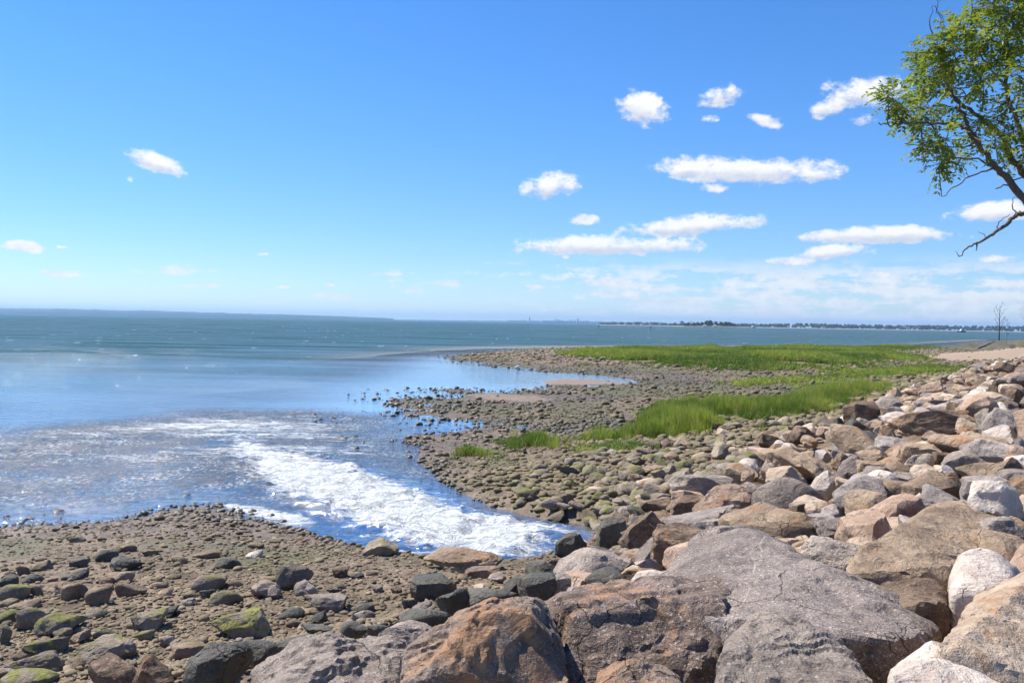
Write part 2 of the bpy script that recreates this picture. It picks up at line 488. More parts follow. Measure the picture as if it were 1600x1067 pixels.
def water_mat():
    m, t = mat('sea_water')
    pos = t.add('ShaderNodeNewGeometry').outputs['Position']
    depth, foam, chop, far = t.attr('depth'), t.attr('foam'), t.attr('chop'), t.attr('far')
    rif = t.attr('riffle')
    pw = t.v('MULTIPLY', pos, (0.6, 1.0, 1.0))
    gust = t.m('MULTIPLY_ADD', t.noise(t.v('MULTIPLY', pos, (0.25, 1.0, 1.0)), 0.09, 4, 0.6), 1.5, 0.25)
    chop = t.m('MULTIPLY', chop, gust)
    w0 = t.noise(pw, 0.32, 4, 0.55)
    w1 = t.noise(pw, 1.6, 4, 0.6, 0.3)
    w2 = t.noise(pos, 7.0, 4, 0.6, 0.4)
    h = t.m('ADD', t.m('ADD', t.m('MULTIPLY', w0, t.m('MULTIPLY', far, t.m('MULTIPLY', gust, 0.26))), t.m('MULTIPLY', w1, t.m('MULTIPLY', chop, t.m('MULTIPLY_ADD', far, -0.28, 0.46)))),
            t.m('MULTIPLY', w2, t.m('ADD', t.m('MULTIPLY', chop, 0.035), t.m('MULTIPLY', rif, 0.07))))
    nb = t.bump(h, 1.0, 1.0)
    # foam: streaks along the outfall current, loose flecks in the riffle, whitecaps far out
    mp = t.add('ShaderNodeMapping', {'Vector': pos, 'Rotation': (0, 0, radians(-129)), 'Scale': (0.24, 1.0, 1.0)}).outputs[0]
    warp = t.v('ADD', mp, t.v('SCALE', t.v('SUBTRACT', t.noise(pos, 1.1, 3, out=1), (0.5, 0.5, 0.5)), 0.9))
    f1 = t.noise(warp, 1.5, 6, 0.68, 0.5)
    f2 = t.noise(warp, 6.5, 5, 0.7, 0.6)
    fn = t.m('ADD', t.m('MULTIPLY', t.m('SUBTRACT', f1, 0.5), 1.9), t.m('MULTIPLY', t.m('SUBTRACT', f2, 0.5), 1.5))
    fm = t.ss(t.m('ADD', t.m('MULTIPLY', foam, 0.92), fn), 0.40, 0.95)
    fm = t.m('MULTIPLY', fm, t.ss(foam, 0.02, 0.12))
    pr = t.v('MULTIPLY', pos, (1.0, 0.5, 1.0))
    fl = t.m('ADD', t.noise(pr, 8.0, 3, 0.65), t.m('MULTIPLY', t.m('SUBTRACT', t.noise(pos, 0.5, 3), 0.5), 0.6))
    fr = t.m('MULTIPLY', t.ss(fl, 0.565, 0.66), t.m('MULTIPLY', rif, 0.72))
    wc = t.m('MULTIPLY', t.ss(t.noise(t.v('MULTIPLY', pos, (1.0, 0.25, 1.0)), 0.5, 2, 0.5), 0.70, 0.75), t.m('MULTIPLY', far, 0.75))
    fm = t.m('MAXIMUM', fm, t.m('MAXIMUM', fr, wc))
    # body: clear over the bottom in the shallows, green-blue in depth
    body = t.mix(t.ss(depth, 0.1, 1.6), (0.046, 0.052, 0.050), (0.026, 0.072, 0.085))
    wrack = t.ss(t.m('ADD', t.noise(pr, 5.0, 4, 0.65), t.m('MULTIPLY', t.m('SUBTRACT', t.noise(pos, 0.4, 3), 0.5), 0.7)), 0.40, 0.56)
    opac = t.m('SUBTRACT', 1.0, t.m('EXPONENT', t.m('MULTIPLY', depth, -2.6)))
    opac = t.m('MAXIMUM', opac, t.m('MULTIPLY', rif, 0.55))
    dif = t.add('ShaderNodeBsdfDiffuse', {'Color': body})
    tr = t.add('ShaderNodeBsdfTransparent', {'Color': (0.86, 0.90, 0.88)})
    low = t.add('ShaderNodeMixShader', {0: opac, 1: tr, 2: dif})
    gl = t.add('ShaderNodeBsdfGlossy', {'Color': (1, 1, 1), 'Roughness': t.m('ADD', 0.05, t.m('MULTIPLY', far, 0.07)), 'Normal': nb})
    fre = t.add('ShaderNodeFresnel', {'IOR': 1.333, 'Normal': nb})
    fac = t.m('MULTIPLY', fre, t.m('SUBTRACT', 1.0, t.m('MULTIPLY', t.m('MAXIMUM', far, chop), 0.78)))   # facets hide one another on a ruffled sea
    fac = t.m('MULTIPLY', fac, t.m('MULTIPLY_ADD', rif, -0.55, 1.0))
    surf = t.add('ShaderNodeMixShader', {0: fac, 1: low, 2: gl})
    fb = t.bump(t.m('ADD', f1, t.m('MULTIPLY', f2, 0.6)), 0.30, 1.0)
    fcol = t.mix(t.ss(f2, 0.35, 0.6), (0.50, 0.53, 0.51), (0.80, 0.80, 0.77))  # greyer hollows: shading variation painted into the foam colour
    wf = t.add('ShaderNodeBsdfPrincipled', {'Base Color': fcol, 'Roughness': 0.6, 'Normal': fb})
    wd_ = t.add('ShaderNodeBsdfPrincipled', {'Base Color': t.mix(t.noise(pos, 14, 3), (0.028, 0.026, 0.024), (0.105, 0.086, 0.074)), 'Roughness': 0.45, 'Normal': nb})
    surf = t.add('ShaderNodeMixShader', {0: t.m('MULTIPLY', wrack, t.m('MULTIPLY', rif, 0.9)), 1: surf, 2: wd_})
    out = t.add('ShaderNodeMixShader', {0: fm, 1: surf, 2: wf})
    t.add('ShaderNodeOutputMaterial', {'Surface': out})
    return m


# ------------------------------------------------------------------ ground sheet
angs = np.radians(np.concatenate([np.linspace(-75, -37, 40)[:-1], np.linspace(-37, 37, 520), np.linspace(37, 75, 40)[1:]]))
rads = np.concatenate([np.geomspace(0.8, 9, 60)[:-1], np.geomspace(9, 60, 330)[:-1], np.geomspace(60, 800, 130)])
P, Fq = polar(angs, rads)
Z = height(P)
keep = (Z[Fq] > -1.3).any(1)
used, Fq = compact(P, Fq[keep])
P, Z = P[used], Z[used]
Zm = Z - 0.24 * sstep(sdf(P, REV), 0.6, 2.0)
terrain = mesh_obj('ground', np.column_stack([P, Zm]), Fq, ground_mat())
d_land, d_rev = sdf(P, LAND), sdf(P, REV)
sand = np.maximum.reduce([sstep(sdf(P, SANDBANK), -5, 1), 0.9 * sstep(sdf(P, SANDBAR), -0.8, 0.3), 0.55 * sstep(sdf(P, SANDBAR2), -1, 2)])
fattr(terrain, 'sand', sand)
bank_s = sstep(sdf(P, SANDBANK), -5, 1)
fattr(terrain, 'wet', np.maximum(np.clip(1.0 - Z / (0.22 + 0.30 * sstep(P[:, 1], 26, 20)) + 0.5 * fbm(P * 0.35, 3, 44), 0, 1), 0.95 * (sand > 0.25)) * (1 - 0.9 * bank_s))
fattr(terrain, 'algae', np.clip(0.22 + 1.0 * fbm(P * 0.25, 3, 5), 0, 1) * sstep(d_rev, 0.5, -1) * sstep(Z, 0.75, 0.2) + 0.42 * sstep(P[:, 1], 28, 40) * sstep(Z, 0.4, 0.1))
tag(terrain, 'gravel and mud beach rising to the stone bank', kind='structure')

# ------------------------------------------------------------------ water sheet, to the horizon
angs = np.radians(np.concatenate([np.linspace(-78, -37, 30)[:-1], np.linspace(-37, 37, 470), np.linspace(37, 78, 30)[1:]]))
rads = np.concatenate([np.geomspace(9, 60, 420)[:-1], np.geomspace(60, 400, 110)[:-1], np.geomspace(400, 21500, 60)])
P, Fq = polar(angs, rads)
R_ = np.hypot(P[:, 0], P[:, 1])
H_ = np.full(len(P), -3.0)
nearm = R_ < 500
H_[nearm] = height(P[nearm])
keep = (H_[Fq] < 0.1).any(1)
used, Fq = compact(P, Fq[keep])
P, H_, R_ = P[used], H_[used], R_[used]
near = R_ < 110
foam, rif, scum = np.zeros(len(P)), np.zeros(len(P)), np.zeros(len(P))
sd = sdf(P[near], STREAM)
pn = P[near]
mouth = np.array(onz(880, 850)[:2])
run = np.hypot(pn[:, 0] - mouth[0], pn[:, 1] - mouth[1])
foam[near] = sstep(sd, -0.9, 2.3) * (1.55 - 1.0 * sstep(run, 3, 31))
foam[near] = np.maximum(foam[near], (0.50 + 0.22 * np.exp(-np.maximum(run - 24, 0) / 14.0)) * sstep(sdf(pn, RIFFLE), -1.0, 4.0) * (0.72 + 1.1 * fbm(np.column_stack([pn[:, 0] * 0.06, pn[:, 1] * 0.25]), 3, 13)))
foam[near] = np.maximum(foam[near], 1.1 * sstep(sdf(pn, SCUM), -0.5, 0.15))
rif[near] = sstep(sdf(pn, RIFFLE), -2.5, 3.0) * (0.75 + 0.5 * fbm(pn * 0.12, 3, 9))
turb_ = np.zeros(len(P))
st_ = sstep(sd, -0.6, 1.4) * (1.1 - 0.8 * sstep(run, 6, 24))
turb_[near] = st_ * (0.04 + 0.34 * np.abs(fbm(np.column_stack([pn[:, 0] * 0.9, pn[:, 1] * 0.9]), 4, 31)) + 0.10 * fbm(pn * 2.6, 3, 33)) \
    + 0.22 * np.exp(-(run / 1.6) ** 2) + 0.012 * rif[near] * fbm(pn * 3.0, 2, 35) * 2
dep = np.clip(-H_, 0, 3)
far = sstep(R_, 60, 190)
shel = sstep(P[:, 0], -17, -7) * sstep(P[:, 1], 32, 42) * (1 - sstep(P[:, 1], 105, 130))
chop = (0.42 + 0.58 * sstep(R_, 40, 130)) * (1 - 0.8 * shel)
water = mesh_obj('water', np.column_stack([P, turb_]), Fq, water_mat())
for k, a in (('depth', dep), ('foam', foam), ('chop', chop), ('far', far), ('riffle', np.clip(rif, 0, 1))):
    fattr(water, k, a)
tag(water, 'wind-ruffled sea with a white outfall current near the beach', kind='structure')

# ------------------------------------------------------------------ stone materials
def rock_mat(name, c0, c1, speck=0.35, spc=(0.02, 0.018, 0.018), rust=0.0, vein=0.0, strata=0.0, moss=0.0, rough=0.85, wet=0.0, stain=0.5):
    m, t = mat(name)
    gm = t.add('ShaderNodeNewGeometry')
    oi = t.add('ShaderNodeObjectInfo')
    rnd = oi.outputs['Random']
    off = t.add('ShaderNodeCombineXYZ', {0: t.m('MULTIPLY', rnd, 37.0), 1: t.m('MULTIPLY', rnd, 91.0), 2: t.m('MULTIPLY', rnd, 53.0)}).outputs[0]
    pos = t.v('ADD', gm.outputs['Position'], off)
    nz = t.add('ShaderNodeSeparateXYZ', {0: gm.outputs['Normal']}).outputs[2]
    wz = t.add('ShaderNodeSeparateXYZ', {0: gm.outputs['Position']}).outputs[2]
    n1 = t.noise(pos, 2.2, 5, 0.6)
    n2 = t.noise(pos, 11.0, 5, 0.65)
    c = t.mix(t.ss(n1, 0.3, 0.7), c0, c1)
    c = t.mix(t.m('MULTIPLY_ADD', n2, 1.2, -0.35), t.mix(1.0, c, (0.62, 0.60, 0.58), 'MULTIPLY'), t.mix(1.0, c, (1.18, 1.16, 1.14), 'MULTIPLY'))
    if strata:
        ps = t.v('MULTIPLY', pos, (1.2, 1.2, 7.0))
        c = t.mix(t.m('MULTIPLY', t.ss(t.noise(ps, 2.5, 4, 0.6, 0.6), 0.42, 0.62), strata), c, t.mix(1.0, c, (0.5, 0.47, 0.44), 'MULTIPLY'))
    sp = t.noise(pos, 95.0, 2, 0.7)
    sp2 = t.noise(pos, 38.0, 3, 0.75)
    c = t.mix(t.m('MULTIPLY', t.ss(sp, 0.50, 0.62), speck), c, spc)
    c = t.mix(t.m('MULTIPLY', t.ss(sp2, 0.56, 0.68), speck * 0.9), c, (0.62, 0.57, 0.54))
    if rust:
        rn = t.m('ADD', t.noise(pos, 1.5, 6, 0.65, 0.4), t.m('MULTIPLY_ADD', n2, 0.25, -0.125))
        c = t.mix(t.m('MULTIPLY', t.ss(rn, 0.62 - 0.25 * rust, 0.72 - 0.2 * rust), 0.8), c, t.mix(n2, (0.17, 0.085, 0.045), (0.40, 0.25, 0.145)))
    if stain:
        c = t.mix(t.m('MULTIPLY', t.ss(t.noise(pos, 4.0, 6, 0.7, 0.8), 0.54, 0.70), stain * 0.6), c, t.mix(1.0, c, (0.42, 0.38, 0.34), 'MULTIPLY'))
    if vein:
        wob = t.m('MULTIPLY_ADD', t.noise(pos, 1.3, 3, 0.5), 0.22, -0.11)
        dt = t.add('ShaderNodeVectorMath', {0: pos, 1: (0.62, -0.25, 0.45)}, operation='DOT_PRODUCT').outputs['Value']
        vn = t.m('ABSOLUTE', t.m('SUBTRACT', t.m('FRACT', t.m('MULTIPLY', t.m('ADD', dt, wob), 0.8)), 0.5))
        vm = t.m('MULTIPLY', t.ss(t.m('MULTIPLY_ADD', n2, 0.012, vn), 0.0105, 0.006), t.ss(t.noise(pos, 0.9, 2), 0.46, 0.56))
        c = t.mix(t.m('MULTIPLY', vm, vein), c, (0.56, 0.49, 0.42))
    wv = t.v('ADD', pos, t.v('SCALE', t.noise(pos, 3.0, 3, out=1), 0.35))
    ck = t.m('MULTIPLY', t.ss(t.voro(wv, 1.7, 'DISTANCE_TO_EDGE'), 0.012, 0.002), t.ss(t.noise(pos, 1.1, 2), 0.52, 0.62))
    c = t.mix(t.m('MULTIPLY', ck, 0.55), c, (0.035, 0.028, 0.024))
    if moss:
        mn = t.m('ADD', t.noise(pos, 5.5, 5, 0.65), t.m('MULTIPLY_ADD', nz, 0.22, -0.12))
        mm = t.m('MULTIPLY', t.ss(mn, 0.66 - 0.25 * moss, 0.78 - 0.2 * moss), 0.9)
        c = t.mix(mm, c, t.mix(t.noise(pos, 30, 3), (0.070, 0.076, 0.016), (0.215, 0.22, 0.062)))
    # tide line: weed-stained below about 0.45 m
    c = t.mix(t.m('MULTIPLY', t.ss(t.m('MULTIPLY_ADD', n1, 0.3, wz), 0.55, 0.12), 0.6), c, t.mix(1.0, c, (0.42, 0.44, 0.30), 'MULTIPLY'))
    tone = t.m('MULTIPLY_ADD', t.m('FRACT', t.m('MULTIPLY', rnd, 7.31)), 0.50, 1.0)
    c = t.mix(1.0, c, t.add('ShaderNodeCombineXYZ', {0: tone, 1: tone, 2: tone}).outputs[0], 'MULTIPLY')
    c = t.mix(1.0, c, oi.outputs['Color'], 'MULTIPLY')
    c = t.mix(1.0, c, (1.05, 0.985, 0.90), 'MULTIPLY')
    h = t.m('ADD', t.m('ADD', t.m('MULTIPLY', n2, 0.045), t.m('MULTIPLY', sp2, 0.012)), t.m('MULTIPLY', t.noise(pos, 4.0, 7, 0.65, 0.6), 0.09))
    h = t.m('SUBTRACT', h, t.m('MULTIPLY', ck, 0.03))
    if strata:
        h = t.m('ADD', h, t.m('MULTIPLY', t.noise(t.v('MULTIPLY', pos, (1.2, 1.2, 8.0)), 3.0, 3, 0.6), 0.04 * strata))
    nb = t.bump(h, 1.0, 0.9)
    b = t.add('ShaderNodeBsdfPrincipled', {'Base Color': c, 'Roughness': rough, 'Normal': nb, 'Specular IOR Level': 0.25 + wet * 0.4})
    t.add('ShaderNodeOutputMaterial', {'Surface': b})
    return m


RM = {
    'grey': rock_mat('grey_granite', (0.235, 0.205, 0.185), (0.40, 0.355, 0.325), 0.5, vein=0.6, stain=0.4),
    'darkgrey': rock_mat('dark_granite', (0.19, 0.165, 0.155), (0.33, 0.29, 0.275), 0.6, vein=0.4, stain=0.3),
    'tan': rock_mat('tan_gneiss', (0.28, 0.21, 0.15), (0.47, 0.375, 0.28), 0.35, rust=0.25, vein=0.4, strata=0.3),
    'pink': rock_mat('pink_granite', (0.36, 0.26, 0.20), (0.52, 0.40, 0.32), 0.35, rust=0.3, stain=0.5),
    'brown': rock_mat('brown_schist', (0.15, 0.105, 0.075), (0.31, 0.235, 0.175), 0.3, rust=0.3, strata=0.6),
    'rust': rock_mat('rusty_granite', (0.17, 0.125, 0.10), (0.34, 0.275, 0.235), 0.5, rust=0.5, stain=0.7),
    'umber': rock_mat('umber_granite', (0.105, 0.080, 0.068), (0.27, 0.215, 0.19), 0.5, rust=0.28, stain=0.7),
    'white': rock_mat('white_quartz', (0.52, 0.46, 0.42), (0.70, 0.645, 0.60), 0.08, (0.2, 0.16, 0.14), rust=0.05, stain=0.25),
    'cream': rock_mat('cream_feldspar', (0.47, 0.375, 0.29), (0.62, 0.53, 0.44), 0.15, rust=0.2, stain=0.4),
    'dark': rock_mat('dark_wet_stone', (0.058, 0.056, 0.044), (0.13, 0.125, 0.10), 0.15, stain=0.2, rough=0.6, wet=0.4),
    'green': rock_mat('algae_stone', (0.17, 0.15, 0.12), (0.30, 0.27, 0.225), 0.25, moss=0.85),
    'mossy': rock_mat('half_mossy_stone', (0.20, 0.175, 0.145), (0.36, 0.31, 0.265), 0.25, moss=0.45),
    'beach': rock_mat('beach_stone', (0.17, 0.132, 0.095), (0.36, 0.29, 0.22), 0.25, moss=0.12, stain=0.6),
    'lilac': rock_mat('lilac_granite', (0.30, 0.27, 0.265), (0.46, 0.42, 0.405), 0.35, stain=0.3),
}

# ------------------------------------------------------------------ stone shapes
_ICO = {}


def ico(sub):
    if sub not in _ICO:
        bm = bmesh.new()
        bmesh.ops.create_icosphere(bm, subdivisions=sub, radius=1.0)
        V = np.array([v.co[:] for v in bm.verts])
        Fc = np.array([[v.index for v in f.verts] for f in bm.faces])
        bm.free()
        _ICO[sub] = (V / np.linalg.norm(V, axis=1)[:, None], Fc)
    return _ICO[sub]


def hull_radius(D, n, h, p):
    t = np.maximum(D @ n.T / h, 1e-4)
    return ((t / t.max(1)[:, None]) ** p).sum(1) ** (-1.0 / p) / t.max(1)


def rand_planes(style, rng):
    if style == 'round':
        n = rng.normal(size=(22, 3)); h = rng.uniform(0.78, 1.0, 22); p = 9
    elif style == 'wedge':
        ax = np.vstack([np.eye(3), -np.eye(3)]) + rng.normal(scale=0.12, size=(6, 3))
        ex = np.array([[0.8, 0.1, 0.9], [-0.5, 0.5, 0.9], [0.2, -0.8, 0.6], [-0.7, -0.5, 0.3]]) + rng.normal(scale=0.3, size=(4, 3))
        n = np.vstack([ax, ex]); h = np.concatenate([rng.uniform(0.8, 1, 6), rng.uniform(0.5, 0.8, 4)]); p = 70
    elif style == 'block':
        ax = np.vstack([np.eye(3), -np.eye(3)]) + rng.normal(scale=0.13, size=(6, 3))
        ex = rng.normal(size=(5, 3))
        n = np.vstack([ax, ex]); h = np.concatenate([rng.uniform(0.8, 1, 6), rng.uniform(0.85, 1.2, 5)]); p = 60
    else:   # 'rough': broken irregular stone
        n = rng.normal(size=(13, 3)); h = rng.uniform(0.60, 1.0, 13); p = 45
    n = n / np.linalg.norm(n, axis=1)[:, None]
    return n, h, p


def rock_verts(n, h, p, sub, seed, amp=0.05, ledge=1.0):
    D, Fc = ico(sub)
    r = hull_radius(D, n, h, p)
    V = D * r[:, None]
    k = amp
    V = V + D * (k * fbm(V * 1.7 + seed, 3, seed))[:, None]
    if ledge >= 1.0:
        rc = np.random.default_rng(seed + 77)
        nc = 34 if sub >= 6 else 20 if sub == 5 else 11
        for nn in rc.normal(size=(nc, 3)):
            nn = nn / np.linalg.norm(nn)
            q = V @ nn
            cut = q.max() * (rc.uniform(0.93, 0.985) if ledge > 1.0 else rc.uniform(0.76, 0.95))
            V = V - np.maximum(q - cut, 0)[:, None] * nn
    if ledge and sub >= 3:
        q = fbm(V * 1.5 + 5 + seed, 3, seed + 21) * 4.0
        fl = np.floor(q)
        V = V + D * (amp * 1.5 * ledge * (fl + sstep(q - fl, 0.30, 0.70)) / 4.0 * 2)[:, None]
    V = V + D * (k * 0.28 * fbm(V * 6.0 + seed, 3, seed + 5))[:, None]
    if sub >= 5:
        chip = np.abs(fbm(V * 3.1 + 9 + seed, 4, seed + 9))
        V = V - D * (k * 1.1 * np.clip(0.28 - chip, 0, 1) / 0.28 * (fbm(V * 1.1 + 3 + seed, 2, seed + 2) > 0.02))[:, None] * 0.55
        V = V + D * (0.010 * fbm(V * 22.0, 2, seed + 3))[:, None]
    return V, Fc


VAR = {}


def variant(style, sub, k):
    key = (style, sub, k)
    if key not in VAR:
        rng = np.random.default_rng(abs(hash((len(style), ord(style[0]), sub, k))) % 99991)
        V, Fc = rock_verts(*rand_planes(style, rng), sub, k * 7 + sub, 0.035 if style == 'round' else 0.05, 0.2 if style == 'round' else 1.0)
        lo, hi = V.min(0), V.max(0)
        V = (V - (lo + hi) / 2) / (hi - lo)          # unit box
        me = bpy.data.meshes.new('stone_shape')
        me.from_pydata(V.tolist(), [], Fc.tolist())
        me.polygons.foreach_set('use_smooth', [True] * len(me.polygons))
        me.update()
        if style != 'round':
            me.set_sharp_from_angle(angle=radians(24))
        VAR[key] = me
    return VAR[key]


MATMESH = {}


def rock_obj(name, style, sub, k, mt):
    key = (style, sub, k, mt)
    if key not in MATMESH:
        me = variant(style, sub, k)
        if me.materials:
            me = me.copy()
            me.materials.clear()
        me.materials.append(RM[mt])
        MATMESH[key] = me
    o = bpy.data.objects.new(name, MATMESH[key])
    COL.objects.link(o)
    return o


ROCKS = []      # (object, px, py, width px, material key, style, name) for the labels and the scatter


def hero(label, mt, top, mid, bot, dep, e=0.25, D0=None, sub=6, p=60, amp=0.022, seed=1, low=0.9):
    """boulder from its visible corners: top silhouette stands dep metres behind the foot, mid is the front upper edge"""
    if D0 is None:
        bx = sum(x for x, y in bot) / len(bot); by = max(y for x, y in bot)
        D0 = ground(bx, by)[1] - 0.1
    pts = [at(x, y, D0 + dep) for x, y in top] + [at(x, y, D0 + e) for x, y in mid] + [at(x, y, D0) for x, y in bot]
    pts += [at(x, y, D0 + dep * 1.15) - np.array([0, 0, low + 0.25 * dep]) for x, y in top]
    pts += [at(x, y, D0 + 0.1) - np.array([0, 0, low]) for x, y in bot]
    pts = np.array(pts)
    lo, hi = pts.min(0), pts.max(0)
    dim = hi - lo
    Q = (pts - (lo + hi) / 2) / dim * 2
    bm = bmesh.new()
    for q in Q: bm.verts.new(q)
    bmesh.ops.convex_hull(bm, input=bm.verts)
    bm.normal_update()
    c0 = Q.mean(0)
    ns, hs = [], []
    for f in bm.faces:
        if f.calc_area() < 1e-5: continue
        nn = np.array(f.normal[:]); hh = nn @ (np.array(f.verts[0].co[:]) - c0)
        if hh < 0: nn, hh = -nn, -hh
        if any(nn @ a > 0.995 and abs(hh - b) < 0.03 for a, b in zip(ns, hs)): continue
        ns.append(nn); hs.append(max(hh, 0.03))
    bm.free()
    V, Fc = rock_verts(np.array(ns), np.array(hs), p, sub, seed, amp * 1.5, 1.3)
    V = (V * 1.02 + c0) * dim / 2 + (lo + hi) / 2
    org = np.array([V[:, 0].mean(), V[:, 1].mean(), V[:, 2].min()])
    o = mesh_obj('riprap_boulder', V - org, Fc, RM[mt])
    if p > 20:
        o.data.set_sharp_from_angle(angle=radians(20))
    o.location = org
    tag(o, label, 'boulder', 'large stones of the bank')
    xs = [x for x, y in top + mid + bot]; ys = [y for x, y in top + mid + bot]
    ROCKS.append([o, sum(xs) / len(xs), sum(ys) / len(ys), max(xs) - min(xs), mt, 'hero', 'riprap_boulder'])
    return o


ZR = {'A': (0, 780, 2.963), 'B': (400, 780, 2.963), 'C': (860, 780, 3.7175), 'D': (1200, 780, 3.7175), 'E': (900, 540, 4.103),
      'F': (1200, 540, 4.0), 'G': (1000, 640, 5.3333), 'H': (1300, 620, 5.3333), 'I': (0, 900, 5.3333), 'J': (400, 860, 3.2)}


def zp(r, *pts):
    ox, oy, k = ZR[r]
    return [(ox + x / k, oy + y / k) for x, y in pts]


def boulder(r, x0, y0, x1, y1, mt, style='rough', name='riprap_boulder', tilt=0.0, dp=0.8, label=None, sub=None, sink=None):
    (x0, y0), (x1, y1) = zp(r, (x0, y0), (x1, y1))
    g, D = ground((x0 + x1) / 2, y1)
    d = ray((x0 + x1) / 2, y1)
    th = math.atan2(-d[2], math.hypot(d[0], d[1]))
    Wd = (x1 - x0) / F_PX * D
    hv = (y1 - y0) / F_PX * D
    Dp = dp * Wd
    H = (hv - 0.62 * Dp * sin(th)) / cos(th)
    if H < 0.34 * Wd:
        Dp *= 0.7
        H = max((hv - 0.62 * Dp * sin(th)) / cos(th), 0.22 * Wd)
    if sink is None:
        sink = {'round': 0.32, 'rough': 0.24}.get(style, 0.16)
    H /= 1.0 - sink
    wpx = x1 - x0
    if sub is None:
        sub = 5 if wpx > 75 else 4 if wpx > 24 else 3
    k = random.randrange(6 if sub == 5 else 9)
    o = rock_obj(name, style, sub, k, mt)
    hd = np.array([d[0], d[1]]) / math.hypot(d[0], d[1])
    c = g[:2] + hd * Dp * 0.42
    yaw = math.atan2(-hd[0], hd[1])
    o.location = (c[0], c[1], g[2] + H * (0.5 - sink))
    o.rotation_euler = (random.uniform(-.08, .08), tilt + random.uniform(-.05, .05), yaw + random.choice((0, pi)) + random.uniform(-.12, .12))
    o.scale = (Wd * 1.04, Dp, H)
    ROCKS.append([o, (x0 + x1) / 2, (y0 + y1) / 2, wpx, mt, style, name])
    tag(o, label, 'boulder')
    return o


# ------------------------------------------------------------------ the large stones of the bank, near the viewer
hero('dark grey speckled granite boulder at the bottom edge, beside the rusty boulder', 'grey', zp('J', (0, 600), (120, 530), (280, 490), (430, 430), (600, 450), (760, 440)),
     zp('J', (180, 560), (560, 505), (760, 480)), zp('J', (-20, 690), (300, 720), (690, 720)), 1.0, 0.45, 5.7, seed=3, amp=0.035)
hero('big boulder with rust-orange top and brown crusted front face', 'rust', zp('J', (800, 440), (950, 335), (1100, 280), (1290, 245), (1440, 262)),
     zp('J', (800, 560), (900, 520), (1090, 370), (1200, 310), (1340, 325), (1420, 440)), zp('J', (680, 690), (900, 730), (1300, 740), (1570, 700)), 0.9, 0.25, 4.9, seed=8, amp=0.03)
hero('broad granite boulder with pitted dark brown front, behind the rusty boulder', 'umber', zp('C', (0, 565), (200, 545), (420, 560), (640, 590), (960, 480), (1040, 515)),
     zp('C', (40, 610), (440, 660), (620, 690), (790, 690), (900, 640), (1050, 570)), zp('C', (100, 1090), (400, 1100), (880, 1090), (1050, 920)), 1.2, 0.35, 5.25, seed=12, amp=0.035)
hero('low rust-edged stone peeping up at the bottom of the picture', 'rust', zp('C', (290, 1010), (470, 945), (560, 975), (740, 1067)),
     zp('C', (300, 1045), (480, 990), (650, 1050)), zp('C', (250, 1130), (500, 1150), (770, 1140)), 0.5, 0.2, 4.4, sub=5, seed=15)
hero('grey boulder crossed by pale branching veins at the bottom edge', 'grey', zp('C', (1110, 740), (1210, 680), (1350, 675)) + zp('D', (120, 690), (220, 730)),
     zp('C', (1000, 920), (1110, 905)) + zp('D', (400, 850), (550, 960)), zp('C', (930, 1100), (1300, 1130)) + zp('D', (690, 1090)), 0.9, 0.4, 4.5, seed=21, amp=0.03)
hero('huge tilted slab of dark grey speckled granite, largest stone on the bank', 'darkgrey', zp('C', (760, 290), (980, 190), (1150, 190), (1290, 250)),
     zp('D', (390, 430), (640, 590), (1075, 690)) + zp('C', (590, 595), (880, 480)), zp('D', (580, 985), (960, 815), (300, 840)) + zp('C', (1060, 720)), 2.6, 1.0, 5.3, seed=27, amp=0.020)
hero('large pinkish tan boulder with pale cross vein behind the white boulder', 'tan', zp('D', (1010, 5), (1240, 0), (1390, 100), (1500, 170)),
     zp('D', (640, 250), (760, 170), (1100, 290), (1500, 320)), zp('D', (370, 430), (520, 500), (780, 400), (930, 440), (1030, 440)), 2.2, 0.8, 6.8, seed=33, amp=0.022)
hero('big rounded cream-white boulder at the right edge', 'white', zp('D', (1150, 250), (1260, 250), (1487, 350)), zp('D', (1035, 400), (1180, 450), (1380, 420)),
     zp('D', (1060, 560), (1220, 575), (1400, 520)), 0.9, 0.3, 5.9, sub=5, seed=36, p=10)
hero('brown block wedged between the huge grey slab and the white boulder', 'brown', zp('D', (560, 515), (950, 440), (1050, 530)), zp('D', (800, 560), (1000, 560)),
     zp('D', (790, 615), (940, 665), (1060, 590)), 0.7, 0.2, 5.9, sub=5, seed=40)
hero('buff and grey boulder filling the lower right corner', 'cream', zp('D', (1260, 540), (1487, 420), (1660, 380)), zp('D', (1090, 690), (1300, 700), (1660, 800)),
     zp('D', (970, 840), (1290, 1000), (1500, 1130), (1700, 1130)), 1.6, 0.7, 4.5, seed=44, amp=0.02).color = (0.86, 0.84, 0.82, 1)
hero('white quartz stone cut by the bottom edge near the lower right corner', 'white', zp('D', (760, 980), (940, 845), (1290, 1020), (1400, 1080)), zp('D', (800, 1010), (1000, 930)),
     zp('D', (690, 1080), (900, 1130), (1400, 1130)), 0.7, 0.3, 4.2, sub=5, seed=48)

